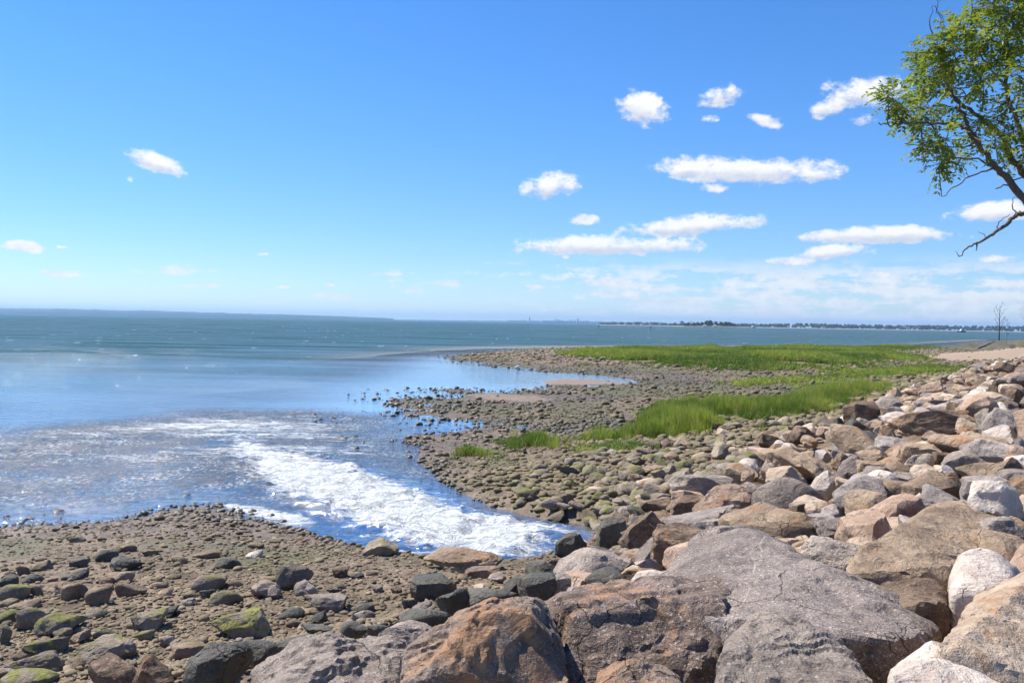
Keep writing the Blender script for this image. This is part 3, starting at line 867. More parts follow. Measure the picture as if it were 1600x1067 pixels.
# ------------------------------------------------------------------ further stones one can pick out: region of the picture, box, stone, shape
LB = 'beach_boulder'
for a in [
    # rounded stones on the near beach
    (0, 50, 235, 195, 'green', 'round'), (260, 65, 390, 160, 'beach', 'round'), (350, 75, 500, 165, 'beach', 'rough'), (520, 40, 720, 195, 'beach', 'round'),
    (720, 75, 930, 240, 'beach', 'round'), (975, 30, 1215, 165, 'beach', 'round'), (840, 5, 950, 70, 'beach', 'round'), (850, 55, 945, 120, 'beach', 'round'),
    (360, 10, 480, 50, 'beach', 'round'), (1265, 50, 1390, 100, 'beach', 'round'), (1230, 0, 1345, 55, 'beach', 'round'), (90, 195, 325, 275, 'beach', 'round'),
    (0, 190, 130, 260, 'beach', 'round'), (0, 280, 180, 385, 'green', 'round'), (150, 235, 420, 440, 'mossy', 'rough'), (320, 285, 700, 495, 'green', 'rough'),
    (420, 420, 590, 515, 'mossy', 'round'), (560, 455, 750, 560, 'beach', 'rough'), (590, 420, 730, 470, 'beach', 'round'), (0, 400, 95, 570, 'green', 'rough'),
    (210, 515, 575, 665, 'green', 'rough'), (70, 630, 500, 800, 'mossy', 'rough'), (0, 790, 460, 930, 'green', 'round'), (580, 515, 1115, 745, 'mossy', 'rough'),
    (780, 440, 975, 530, 'green', 'round'), (1100, 280, 1390, 465, 'mossy', 'rough'), (1150, 440, 1290, 530, 'green', 'round'), (1335, 480, 1490, 580, 'grey', 'rough'),
    (1310, 250, 1480, 345, 'dark', 'rough'), (705, 270, 910, 345, 'mossy', 'round'), (1430, 540, 1720, 690, 'beach', 'block')]:
    boulder('I', *a, name=LB)
for a in [
    (980, 495, 1245, 640, 'green', 'rough'), (890, 340, 1040, 425, 'mossy', 'round'), (960, 415, 1120, 490, 'green', 'round'), (1165, 370, 1300, 460, 'mossy', 'rough'),
    (1280, 280, 1450, 420, 'mossy', 'rough'), (1370, 375, 1470, 450, 'grey', 'wedge'), (1000, 260, 1110, 320, 'dark', 'round'), (900, 235, 1015, 275, 'beach', 'round'),
    (795, 260, 865, 300, 'beach', 'round'), (665, 225, 735, 260, 'mossy', 'rough'), (540, 205, 630, 240, 'mossy', 'round'), (445, 225, 545, 290, 'dark', 'round'), (515, 250, 665, 328, 'dark', 'rough'),
    (325, 265, 410, 315, 'dark', 'round'), (290, 325, 405, 375, 'dark', 'round'), (140, 285, 240, 330, 'beach', 'rough'), (80, 300, 135, 355, 'beach', 'round'), (0, 350, 80, 400, 'dark', 'round'),
    (110, 345, 200, 385, 'dark', 'round'), (520, 330, 620, 385, 'beach', 'round'), (1140, 235, 1215, 275, 'white', 'round'), (1150, 195, 1220, 230, 'beach', 'round'), (320, 170, 395, 200, 'mossy', 'round'),
    (685, 355, 750, 388, 'beach', 'round'), (695, 382, 778, 410, 'beach', 'round'), (770, 345, 840, 370, 'beach', 'round'), (1045, 370, 1125, 410, 'beach', 'rough'), (925, 415, 1000, 458, 'dark', 'rough'),
    (850, 430, 925, 460, 'beach', 'round'), (830, 455, 905, 497, 'grey', 'rough'), (20, 330, 75, 352, 'beach', 'round'), (205, 362, 265, 383, 'beach', 'round'), (460, 360, 530, 392, 'mossy', 'round')]:
    boulder('A', *a, name=LB)
for a in [
    (770, 115, 1000, 250, 'dark', 'block'), (890, 170, 1100, 320, 'dark', 'rough'), (1040, 190, 1300, 290, 'dark', 'round'), (720, 300, 960, 372, 'dark', 'round'),
    (420, 350, 560, 440, 'dark', 'round'), (540, 360, 720, 447, 'dark', 'rough'), (100, 420, 370, 525, 'dark', 'wedge'), (780, 250, 880, 310, 'grey', 'round'), (730, 240, 810, 300, 'dark', 'rough'),
    (470, 260, 590, 310, 'dark', 'round'), (475, 295, 595, 352, 'grey', 'round'), (265, 220, 450, 307, 'grey', 'block'), (240, 215, 325, 250, 'beach', 'rough'), (190, 150, 305, 232, 'grey', 'wedge'),
    (40, 165, 125, 245, 'grey', 'rough'), (380, 80, 470, 135, 'brown', 'rough'), (470, 110, 540, 140, 'dark', 'round'), (550, 100, 610, 125, 'beach', 'round'), (580, 170, 635, 210, 'grey', 'rough'),
    (670, 175, 730, 215, 'beach', 'rough'), (365, 180, 430, 215, 'dark', 'rough'), (150, 340, 235, 382, 'beach', 'round'), (100, 285, 240, 342, 'dark', 'round'), (265, 305, 360, 362, 'dark', 'rough'),
    (230, 370, 380, 430, 'dark', 'block'), (460, 60, 530, 85, 'beach', 'round')]:
    boulder('J', *a, name=LB)
boulder('J', 830, 12, 1230, 110, 'tan', 'rough', label='broad flat tan ledge stone at the edge of the foaming outfall')
boulder('B', 495, 172, 660, 262, 'mossy', 'wedge', label='olive weed-covered stone jutting into the foam below the current')
boulder('J', 1040, 75, 1220, 138, 'rust', 'block', label='rust-brown block lying against the flat tan ledge stone')
boulder('J', 1080, 165, 1160, 207, 'cream', 'rough', label='small pale stone among dark stones below the tan ledge')
for a in [
    (1230, 115, 1390, 245, 'dark', 'wedge'), (1310, 110, 1500, 250, 'dark', 'block'), (1345, 50, 1530, 140, 'dark', 'wedge'), (1430, 25, 1600, 90, 'brown', 'rough'), (1160, 100, 1250, 160, 'grey', 'rough')]:
    boulder('J', *a)
boulder('A', 740 * 0 + 425, 722, 640, 900, 'brown', 'wedge', label='brown wedge-shaped stone with a small hole at the lower left')
boulder('A', 620, 730, 800, 900, 'brown', 'rough', label='broken brown stone beside the wedge with a hole')
boulder('A', 850, 652, 1165, 880, 'dark', 'wedge', label='large green-black wedge boulder at the foot of the bank, lower left')
boulder('A', 1125, 652, 1280, 775, 'dark', 'round', label='dark rounded stone with green weed behind the green-black wedge')
boulder('J', 600, 338, 890, 490, 'grey', 'wedge', label='small pointed grey stone leaning on the rusty boulder')
for a in [
    (30, 185, 215, 345, 'dark', 'wedge'), (270, 95, 440, 300, 'dark', 'block'), (395, 45, 720, 330, 'brown', 'wedge'), (375, 290, 580, 420, 'tan', 'round'), (580, 135, 915, 405, 'brown', 'block'),
    (60, 355, 215, 505, 'green', 'round'), (200, 400, 420, 530, 'dark', 'round'), (410, 390, 700, 510, 'brown', 'rough'), (220, 465, 575, 620, 'tan', 'wedge'), (385, 470, 500, 550, 'brown', 'rough'),
    (875, 85, 1020, 235, 'tan', 'rough'), (1000, 40, 1215, 200, 'brown', 'rough'), (1165, 85, 1365, 228, 'white', 'rough'), (1310, 20, 1500, 160, 'brown', 'rough'), (1280, 210, 1425, 300, 'brown', 'rough'),
    (1380, 260, 1500, 355, 'cream', 'round'), (215, 265, 300, 355, 'tan', 'block'), (120, 320, 275, 372, 'grey', 'rough'), (975, 165, 1045, 215, 'brown', 'rough'), (0, 425, 150, 560, 'grey', 'block')]:
    boulder('C', *a)
for a in [
    (180, 230, 700, 440, 'grey', 'rough'), (260, 120, 760, 245, 'darkgrey', 'block'), (170, 70, 460, 215, 'lilac', 'rough'), (470, 0, 800, 85, 'grey', 'block'), (800, 0, 930, 80, 'white', 'round'),
    (100, 155, 270, 255, 'darkgrey', 'rough'), (115, 260, 240, 345, 'cream', 'round'), (1390, 80, 1500, 140, 'tan', 'rough'), (1270, 150, 1330, 195, 'pink', 'wedge'), (1330, 90, 1600, 260, 'tan', 'rough'), (940, 630, 1030, 680, 'dark', 'round'), (1020, 590, 1110, 670, 'brown', 'rough')]:
    boulder('D', *a)
for a in [
    (240, 515, 840, 750, 'grey', 'block'), (430, 600, 1010, 925, 'pink', 'wedge'), (940, 530, 1530, 890, 'grey', 'round'), (1060, 290, 1620, 545, 'tan', 'rough'), (990, 480, 1330, 645, 'tan', 'rough'),
    (845, 505, 955, 612, 'pink', 'block'), (800, 345, 1015, 492, 'green', 'wedge'), (275, 415, 480, 545, 'green', 'wedge'), (80, 365, 215, 452, 'green', 'block'), (1425, 490, 1610, 735, 'white', 'rough'),
    (0, 735, 300, 860, 'brown', 'wedge'), (250, 700, 580, 945, 'brown', 'block'), (0, 830, 300, 965, 'brown', 'rough'), (490, 445, 590, 508, 'mossy', 'round'), (715, 370, 820, 445, 'green', 'round'),
    (1140, 50, 1260, 122, 'cream', 'round'), (30, 600, 240, 745, 'mossy', 'round'), (0, 685, 125, 790, 'green', 'round'), (120, 460, 300, 562, 'mossy', 'rough'), (280, 275, 365, 332, 'dark', 'round'),
    (960, 470, 1060, 560, 'dark', 'rough')]:
    boulder('G', *a)
for a in [
    (100, 30, 385, 255, 'brown', 'block'), (0, 165, 110, 380, 'dark', 'wedge'), (60, 165, 270, 380, 'dark', 'wedge'), (175, 275, 425, 415, 'dark', 'round'), (370, 230, 560, 410, 'brown', 'wedge'),
    (570, 105, 760, 250, 'brown', 'wedge'), (700, 10, 940, 125, 'darkgrey', 'block'), (770, 65, 945, 168, 'lilac', 'block'), (960, 20, 1200, 150, 'grey', 'wedge'), (1190, 90, 1350, 265, 'grey', 'rough'),
    (1190, 10, 1330, 112, 'pink', 'block'), (1340, 80, 1600, 225, 'darkgrey', 'rough'), (1330, -20, 1500, 85, 'cream', 'rough'), (1040, 250, 1260, 310, 'cream', 'rough'), (1270, 225, 1570, 425, 'white', 'rough'),
    (860, 300, 1440, 490, 'tan', 'round'), (1175, 365, 1310, 445, 'white', 'round'), (920, 410, 1300, 640, 'grey', 'wedge'), (580, 385, 915, 600, 'tan', 'block'), (440, 380, 640, 530, 'brown', 'rough'),
    (470, 345, 550, 450, 'tan', 'wedge'), (275, 400, 460, 555, 'grey', 'round'), (50, 460, 260, 710, 'darkgrey', 'rough'), (-10, 450, 150, 620, 'brown', 'wedge'), (205, 530, 450, 700, 'tan', 'block'),
    (430, 540, 710, 690, 'tan', 'round'), (255, 605, 560, 850, 'white', 'round'), (225, 690, 360, 840, 'white', 'round'), (0, 655, 270, 790, 'cream', 'rough'), (120, 795, 250, 910, 'cream', 'round'),
    (250, 680, 720, 865, 'tan', 'round'), (665, 555, 970, 710, 'cream', 'rough'), (700, 660, 900, 805, 'brown', 'rough'), (870, 625, 1065, 825, 'brown', 'wedge'), (1050, 510, 1620, 745, 'tan', 'rough'),
    (1330, 435, 1490, 530, 'grey', 'round'), (1480, 320, 1620, 490, 'lilac', 'rough'), (690, 745, 860, 845, 'lilac', 'round'), (610, 830, 820, 965, 'white', 'round'), (140, 855, 620, 990, 'grey', 'block'),
    (0, 760, 135, 965, 'brown', 'rough'), (1080, 640, 1470, 960, 'lilac', 'block'), (1370, 590, 1640, 810, 'grey', 'block')]:
    boulder('H', *a)
boulder('H', 555, 95, 1190, 300, 'brown', 'block', tilt=-0.16, dp=0.35, label='long dark brown layered slab, like a beam, lying across the bank')

# ------------------------------------------------------------------ scattered stones
def instancer(name, pts, scales, rots, idx, source, attrs, material_kind='stuff'):
    """one object whose points carry copies of the small shapes in the collection source"""
    me = bpy.data.meshes.new(name)
    me.from_pydata(pts.tolist(), [], [])
    o = bpy.data.objects.new(name, me)
    COL.objects.link(o)
    a = me.attributes.new('siz', 'FLOAT_VECTOR', 'POINT'); a.data.foreach_set('vector', np.asarray(scales, np.float32).ravel())
    a = me.attributes.new('rot', 'FLOAT_VECTOR', 'POINT'); a.data.foreach_set('vector', np.asarray(rots, np.float32).ravel())
    a = me.attributes.new('idx', 'INT', 'POINT'); a.data.foreach_set('value', np.asarray(idx, np.int32))
    for k, v in attrs.items():
        fattr(o, k, v)
    g = bpy.data.node_groups.new(name + '_scatter', 'GeometryNodeTree')
    g.interface.new_socket('Geometry', in_out='INPUT', socket_type='NodeSocketGeometry')
    g.interface.new_socket('Geometry', in_out='OUTPUT', socket_type='NodeSocketGeometry')
    gi, go = g.nodes.new('NodeGroupInput'), g.nodes.new('NodeGroupOutput')
    ci = g.nodes.new('GeometryNodeCollectionInfo')
    ci.inputs['Collection'].default_value = source
    ci.inputs['Separate Children'].default_value = True
    ci.inputs['Reset Children'].default_value = True
    ip = g.nodes.new('GeometryNodeInstanceOnPoints')
    ip.inputs['Pick Instance'].default_value = True

    def na(nm, dt):
        n = g.nodes.new('GeometryNodeInputNamedAttribute')
        n.data_type = dt
        n.inputs['Name'].default_value = nm
        return n.outputs['Attribute']
    L = g.links.new
    L(gi.outputs[0], ip.inputs['Points'])
    L(ci.outputs[0], ip.inputs['Instance'])
    L(na('idx', 'INT'), ip.inputs['Instance Index'])
    L(na('rot', 'FLOAT_VECTOR'), ip.inputs['Rotation'])
    L(na('siz', 'FLOAT_VECTOR'), ip.inputs['Scale'])
    L(ip.outputs[0], go.inputs[0])
    md = o.modifiers.new('scatter', 'NODES')
    md.node_group = g
    o['kind'] = 'stuff'
    return o


def pebble_mat():
    m, t = mat('pebble')
    gm = t.add('ShaderNodeNewGeometry')
    rnd = t.add('ShaderNodeObjectInfo').outputs['Random']
    alg, pale, wet = t.attr('algae', 'INSTANCER'), t.attr('pale', 'INSTANCER'), t.attr('wet', 'INSTANCER')
    r = t.add('ShaderNodeValToRGB', {0: rnd})
    e = r.color_ramp.elements
    e[0].color, e[1].position, e[1].color = (0.10, 0.078, 0.055, 1), 1.0, (0.46, 0.38, 0.285, 1)
    for p_, c_ in ((0.2, (0.19, 0.148, 0.10, 1)), (0.4, (0.28, 0.22, 0.15, 1)), (0.55, (0.21, 0.175, 0.135, 1)), (0.7, (0.32, 0.25, 0.175, 1)), (0.86, (0.23, 0.16, 0.115, 1))):
        x = e.new(p_); x.color = c_
    n = t.noise(gm.outputs['Position'], 14.0, 4, 0.65)
    c = t.mix(t.m('MULTIPLY_ADD', n, 1.3, -0.3), t.mix(1.0, r.outputs[0], (0.6, 0.58, 0.55), 'MULTIPLY'), r.outputs[0])
    c = t.mix(t.m('MULTIPLY', pale, 0.38), c, (0.46, 0.40, 0.325))
    c = t.mix(t.m('MULTIPLY', alg, t.m('MULTIPLY_ADD', n, 0.9, 0.1)), c, t.mix(t.m('FRACT', t.m('MULTIPLY', rnd, 9.7)), (0.085, 0.09, 0.025), (0.20, 0.195, 0.075)))
    c = t.mix(t.m('MULTIPLY', wet, 0.8), c, t.mix(1.0, c, (0.36, 0.34, 0.31), 'MULTIPLY'))
    c = t.mix(1.0, c, (0.93, 0.86, 0.72), 'MULTIPLY')
    b = t.add('ShaderNodeBsdfPrincipled', {'Base Color': c, 'Roughness': t.m('MULTIPLY_ADD', wet, -0.4, 0.85), 'Normal': t.bump(n, 0.03, 0.5)})
    t.add('ShaderNodeOutputMaterial', {'Surface': b})
    return m


PEB = pebble_mat()
peb_col = bpy.data.collections.new('pebble_shapes')
for k in range(10):
    rng = np.random.default_rng(500 + k)
    V, Fc = rock_verts(*rand_planes('round' if k < 6 else 'rough', rng), 2, 50 + k, 0.05)
    lo, hi = V.min(0), V.max(0)
    o = mesh_obj('pebble_shape', (V - (lo + hi) / 2) / (hi - lo), Fc, PEB, link=False)
    peb_col.objects.link(o)


def seg_dist(P, line):
    d2 = np.full(len(P), 1e18)
    for a, b in zip(line[:-1], line[1:]):
        e = b - a
        t = np.clip(((P - a) @ e) / (e @ e), 0, 1)
        q = P - a - t[:, None] * e
        d2 = np.minimum(d2, (q * q).sum(1))
    return np.sqrt(d2)


GRASS_PX = {
    'marsh': [(880, 557), (960, 549), (1050, 547), (1250, 546.5), (1480, 545.5), (1430, 549), (1390, 554), (1410, 559), (1450, 564), (1380, 566), (1330, 572), (1290, 580), (1200, 580.5), (1120, 578.5), (1060, 575), (1000, 571), (940, 566)],
    'tongue': [(1330, 586), (1380, 578), (1450, 572), (1490, 577), (1490, 584), (1440, 588), (1390, 590), (1340, 591)],
    'row': [(1145, 597), (1200, 593), (1300, 587), (1340, 590), (1290, 596), (1200, 600), (1150, 602)],
    'bed': [(1005, 642), (1040, 636), (1130, 632), (1180, 637), (1260, 624), (1350, 611), (1372, 614), (1340, 630), (1290, 648), (1240, 661), (1180, 666), (1135, 660), (1120, 681), (1060, 688), (1020, 691), (975, 684), (972, 672), (1008, 662)],
    'tuft_wide': [(786, 689), (830, 683), (868, 687), (868, 696), (830, 699), (795, 697)],
    'tuft_small': [(707, 707), (735, 702), (752, 707), (742, 715), (712, 715)],
    'tuft_near': [(924, 710), (955, 704), (992, 707), (984, 717), (935, 720)],
    'tuft_thin': [(908, 680), (940, 676), (968, 683), (978, 692), (925, 690)],
    'tuft_end': [(1355, 607), (1395, 602), (1402, 612), (1370, 617)],
}
GRASS = {k: pxpoly(v, 0.15) for k, v in GRASS_PX.items()}

N = 150000
rng = np.random.default_rng(11)
ang = np.radians(rng.uniform(-40, 40, N))
rad = np.exp(rng.uniform(math.log(8.0), math.log(230), N))
P = np.column_stack([rad * np.sin(ang), rad * np.cos(ang)])
d = sdf(P, LAND); sv_ = sdf(P, REV)
ok = (d > -6) & (sv_ < 1.5)
P, d, sv_, rad = P[ok], d[ok], sv_[ok], rad[ok]
Zp = height(P)
toe_d = seg_dist(P, TOE)
spit = sstep(sdf(P, SPIT), -5, 2)
gr = np.max([sdf(P, q) for q in GRASS.values()], 0)
sandm = np.maximum.reduce([sdf(P, SANDBANK) * 0.4, sdf(P, SANDBAR) * 2, sdf(P, SANDBAR2) - 1])
patch = fbm(P * 0.30, 4, 61)
fieldm = np.exp(-np.maximum(toe_d - 2, 0) / 5.0) * sstep(P[:, 1], 16, 22)          # cobble field under the bank
base = 0.045 + 0.24 * fieldm + 0.10 * sstep(P[:, 1], 24, 45) * (1 - fieldm) + 0.12 * spit + 0.03 * np.exp(-toe_d / 2.5)
size = base * np.exp(rng.normal(0, 0.52, len(P)) + 0.5 * fbm(P * 0.5, 3, 63))
size = np.clip(size, 2.6 * rad / F_PX, 0.62)
prob = 0.46 + 0.42 * fieldm + 0.35 * spit + 0.55 * patch + 0.34 * sstep(P[:, 1], 24, 20)
prob = np.where(gr > 0.2, 0.04, prob)
prob = np.where(sandm > 0, 0.015, prob)
prob = np.where(sdf(P, TONGUE) > 0.3, 0.01, prob)
prob = np.where(Zp < -0.02, prob * 0.5 * sstep(Zp, -0.30, -0.03), prob)
prob = np.where((sdf(P, STREAM) > -0.3) & (d < 0.3), 0, prob)
area_px = (size / rad * F_PX) ** 2
prob = prob * np.clip(60.0 / area_px, 0.10, 1.0) ** 0.62
ok = rng.uniform(size=len(P)) < prob
P, d, rad, Zp, size, spit, fieldm, toe_d, patch = [q[ok] for q in (P, d, rad, Zp, size, spit, fieldm, toe_d, patch)]
algae = np.clip(0.30 + 0.9 * fbm(P * 0.22, 3, 71), 0, 1) * sstep(Zp, 0.95, 0.25) * (1 - 0.75 * spit)
algae = np.clip(algae + 0.5 * fieldm * (rng.uniform(size=len(P)) < 0.55) + 0.2 * (rng.uniform(size=len(P)) < 0.4) + 0.35 * sstep(P[:, 1], 28, 40) * (1 - spit) * (rng.uniform(size=len(P)) < 0.7), 0, 1)
wetp = np.clip(1 - Zp / 0.13, 0, 1)
pale = np.clip(0.25 + spit * 0.5 + fieldm * 0.2 + 0.3 * patch, 0, 1) * (1 - wetp)
asp = np.column_stack([rng.uniform(0.85, 1.35, len(P)), rng.uniform(0.7, 1.05, len(P)), rng.uniform(0.42, 0.78, len(P))])
scl = asp * size[:, None]
rot = np.column_stack([rng.normal(0, 0.15, len(P)), rng.normal(0, 0.15, len(P)), rng.uniform(0, 6.28, len(P))])
pos = np.column_stack([P, Zp + scl[:, 2] * rng.uniform(-0.04, 0.32, len(P))])
pxs = size / rad * F_PX
inframe = np.abs(P[:, 0] / P[:, 1]) < 0.63
order = np.argsort(-np.where(inframe, pxs, 0))
top_i, rest = order[:300], order[300:]
print('pebbles', len(P), 'smallest individual px', pxs[top_i[-1]])
for nm, sel, lb in (('beach_gravel', rest[rad[rest] < 24], 'tan and grey pebbles strewn over the near beach'),
                    ('tidal_cobbles', rest[(rad[rest] >= 24) & (spit[rest] < 0.4)], 'weedy brown and grey stones covering the tidal flat'),
                    ('spit_cobbles', rest[(rad[rest] >= 24) & (spit[rest] >= 0.4)], 'pale cobbles of the low spit in front of the marsh')):
    o = instancer(nm, pos[sel], scl[sel], rot[sel], rng.integers(0, 10, len(sel)), peb_col, {'algae': algae[sel], 'pale': pale[sel], 'wet': wetp[sel]})
    tag(o, lb, 'stones', kind='stuff')
COBBLES = []
for i in top_i:
    mt = 'green' if algae[i] > 0.75 else 'mossy' if algae[i] > 0.45 else random.choice(('beach', 'beach', 'tan', 'grey', 'beach', 'cream' if pale[i] > 0.4 else 'beach'))
    o = rock_obj('cobble', random.choice(('round', 'round', 'rough')), 3, random.randrange(9), mt)
    o.location, o.rotation_euler, o.scale = pos[i], rot[i], scl[i]
    COBBLES.append((o, mt, P[i], fieldm[i], toe_d[i], float(size[i])))

# fill of the bank: stones between and beyond the ones picked out above
fill = []
rng = np.random.default_rng(5)
taken = [(r[0].location.x, r[0].location.y, 0.45 * max(r[0].scale[0], r[0].scale[1]) if r[5] != 'hero' else 0.0) for r in ROCKS]
TK = np.array(taken)
for _ in range(9000):
    a = math.radians(rng.uniform(-38, 46)); r = math.exp(rng.uniform(math.log(4.2), math.log(150)))
    x, y = r * sin(a), r * cos(a)
    fill.append((x, y, r))
FP = np.array(fill)
fs = sdf(FP[:, :2], REV)
fz = height(FP[:, :2])
sel = []
placed = np.zeros((0, 3))
for i in np.argsort(rng.uniform(size=len(FP))):
    if fs[i] < -0.3 or fs[i] > 11 or FP[i, 2] < 8.0: continue
    if FP[i, 2] < 16 and FP[i, 0] / FP[i, 1] < 0.085: continue
    r = FP[i, 2]
    sz = float(np.clip(rng.lognormal(math.log(0.55), 0.38), 0.26, 1.25))
    if r < 9: sz = min(sz, 0.5)
    sz = max(sz, 6.5 * r / F_PX)
    if fs[i] < 0.8: sz *= 0.7
    q = FP[i, :2]
    if len(placed) and (np.hypot(*(placed[:, :2] - q).T) < 0.46 * (placed[:, 2] + sz)).any(): continue
    if (np.hypot(*(TK[:, :2] - q).T) < TK[:, 2] * 0.75 + 0.18 * sz).any() and r < 40: continue
    placed = np.vstack([placed, [q[0], q[1], sz]])
    sel.append((q[0], q[1], fz[i], sz, r, fs[i]))
print('fill stones', len(sel))
sel.sort(key=lambda q: -(q[3] / q[4]) * (1 if abs(q[0] / max(q[1], .1)) < 0.63 else 0.01))
PAL = ['grey', 'tan', 'brown', 'pink', 'darkgrey', 'pink', 'tan', 'cream', 'white', 'lilac', 'cream', 'pink']
n_ind = max(0, 296 - sum(1 for r in ROCKS if r[6] == 'riprap_boulder'))
FILL = []
fp_, fsz, frt, fix = [], [], [], []
for i, (x, y, z, sz, r, s_) in enumerate(sel):
    sc = (sz * rng.uniform(1.0, 1.45), sz * rng.uniform(0.75, 1.0), sz * rng.uniform(0.5, 0.8))
    ro = (rng.normal(0, 0.25), rng.normal(0, 0.25), rng.uniform(0, 6.28))
    up_ = 0.16 if r < 10 else 0.34
    if i < n_ind:
        low = s_ < 1.2
        mt = random.choice(('dark', 'brown', 'mossy', 'tan', 'grey')) if low else random.choice(PAL)
        o = rock_obj('riprap_boulder', random.choice(('rough', 'block', 'wedge', 'wedge')), 4 if sz / r * F_PX > 22 else 3, random.randrange(9), mt)
        o.location, o.rotation_euler, o.scale = (x, y, z + sc[2] * up_), ro, sc
        FILL.append((o, mt, x, y, r, s_))
    else:
        fp_.append((x, y, z + sc[2] * up_)); fsz.append(sc); frt.append(ro); fix.append(int(rng.integers(0, 14)))
rub_col = bpy.data.collections.new('rubble_shapes')
for k in range(14):
    me = variant(('rough', 'block', 'wedge')[k % 3], 3, 20 + k)
    me.materials.append(RM[PAL[k % len(PAL)]])
    o = bpy.data.objects.new('rubble_shape', me)
    rub_col.objects.link(o)
o = instancer('riprap_rubble', np.array(fp_), fsz, frt, fix, rub_col, {})
tag(o, 'smaller mixed broken stones filling the far bank', 'stones', kind='stuff')

# ------------------------------------------------------------------ cordgrass
def grass_mat():
    m, t = mat('cordgrass')
    tone = t.attr('tone', 'INSTANCER')
    rnd = t.add('ShaderNodeObjectInfo').outputs['Random']
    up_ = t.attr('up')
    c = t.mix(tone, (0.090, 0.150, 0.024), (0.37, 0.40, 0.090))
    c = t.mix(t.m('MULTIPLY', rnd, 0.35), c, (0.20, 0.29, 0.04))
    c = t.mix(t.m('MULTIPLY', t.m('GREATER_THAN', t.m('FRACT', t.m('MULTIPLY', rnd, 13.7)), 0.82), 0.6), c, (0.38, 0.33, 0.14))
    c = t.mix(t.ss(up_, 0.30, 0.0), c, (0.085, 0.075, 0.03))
    df = t.add('ShaderNodeBsdfPrincipled', {'Base Color': c, 'Roughness': 0.55, 'Specular IOR Level': 0.3})
    tl = t.add('ShaderNodeBsdfTranslucent', {'Color': t.mix(1.0, c, (1.1, 1.2, 0.6), 'MULTIPLY')})
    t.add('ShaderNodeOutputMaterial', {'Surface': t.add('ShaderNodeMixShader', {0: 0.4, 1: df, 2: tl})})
    return m


GM = grass_mat()


def tuft_shape(seed, blades, width, spread):
    r = random.Random(seed)
    V, Fc, U = [], [], []
    for _ in range(blades):
        a = r.uniform(0, 2 * pi); q = spread * math.sqrt(r.random())
        x, y = q * cos(a), q * sin(a)
        h = r.uniform(0.55, 1.0)
        la = r.uniform(0, 2 * pi); lean = r.uniform(0.03, 0.30) * h
        wa = r.uniform(0, pi); w = width * r.uniform(0.7, 1.2)
        o = len(V)
        for t_ in (0, 0.45, 0.8):
            cx_, cy2 = x + cos(la) * lean * t_ ** 2, y + sin(la) * lean * t_ ** 2
            ww = w * (1 - 0.55 * t_) / 2
            V += [(cx_ - cos(wa) * ww, cy2 - sin(wa) * ww, h * t_), (cx_ + cos(wa) * ww, cy2 + sin(wa) * ww, h * t_)]
            U += [t_, t_]
        V.append((x + cos(la) * lean, y + sin(la) * lean, h)); U.append(1.0)
        Fc += [(o, o + 1, o + 3, o + 2), (o + 2, o + 3, o + 5, o + 4), (o + 4, o + 5, o + 6)]
    return V, Fc, U


def tuft_col(name, blades, width, spread, n=6):
    c = bpy.data.collections.new(name)
    for k in range(n):
        V, Fc, U = tuft_shape(k * 31 + blades, blades, width, spread)
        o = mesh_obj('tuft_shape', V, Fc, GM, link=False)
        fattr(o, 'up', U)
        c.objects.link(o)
    return c


FARTUFT = tuft_col('far_tufts', 26, 0.075, 0.42)
NEARTUFT = tuft_col('near_tufts', 24, 0.022, 0.20)
GL = {'marsh': ('broad bright green cordgrass marsh on the spit', 0.85, 3.2, FARTUFT), 'tongue': ('green cordgrass tongue beside the pale sand bank', 0.75, 5.0, FARTUFT),
      'row': ('thin broken row of green grass in front of the marsh', 0.55, 1.6, FARTUFT), 'bed': ('large dense cordgrass bed on the stony flat, nearest the bank', 0.9, 16.0, NEARTUFT),
      'tuft_wide': ('wide bright grass clump alone on the gravel', 0.78, 20.0, NEARTUFT), 'tuft_small': ('small sparse grass clump nearest the channel', 0.62, 12.0, NEARTUFT),
      'tuft_near': ('low grass clump just above the cobbles', 0.60, 20.0, NEARTUFT), 'tuft_thin': ('thin grass clump joining the large cordgrass bed', 0.6, 8.0, NEARTUFT),
      'tuft_end': ('short grass at the far end of the cordgrass bed', 0.5, 6.0, NEARTUFT)}
rng = np.random.default_rng(23)
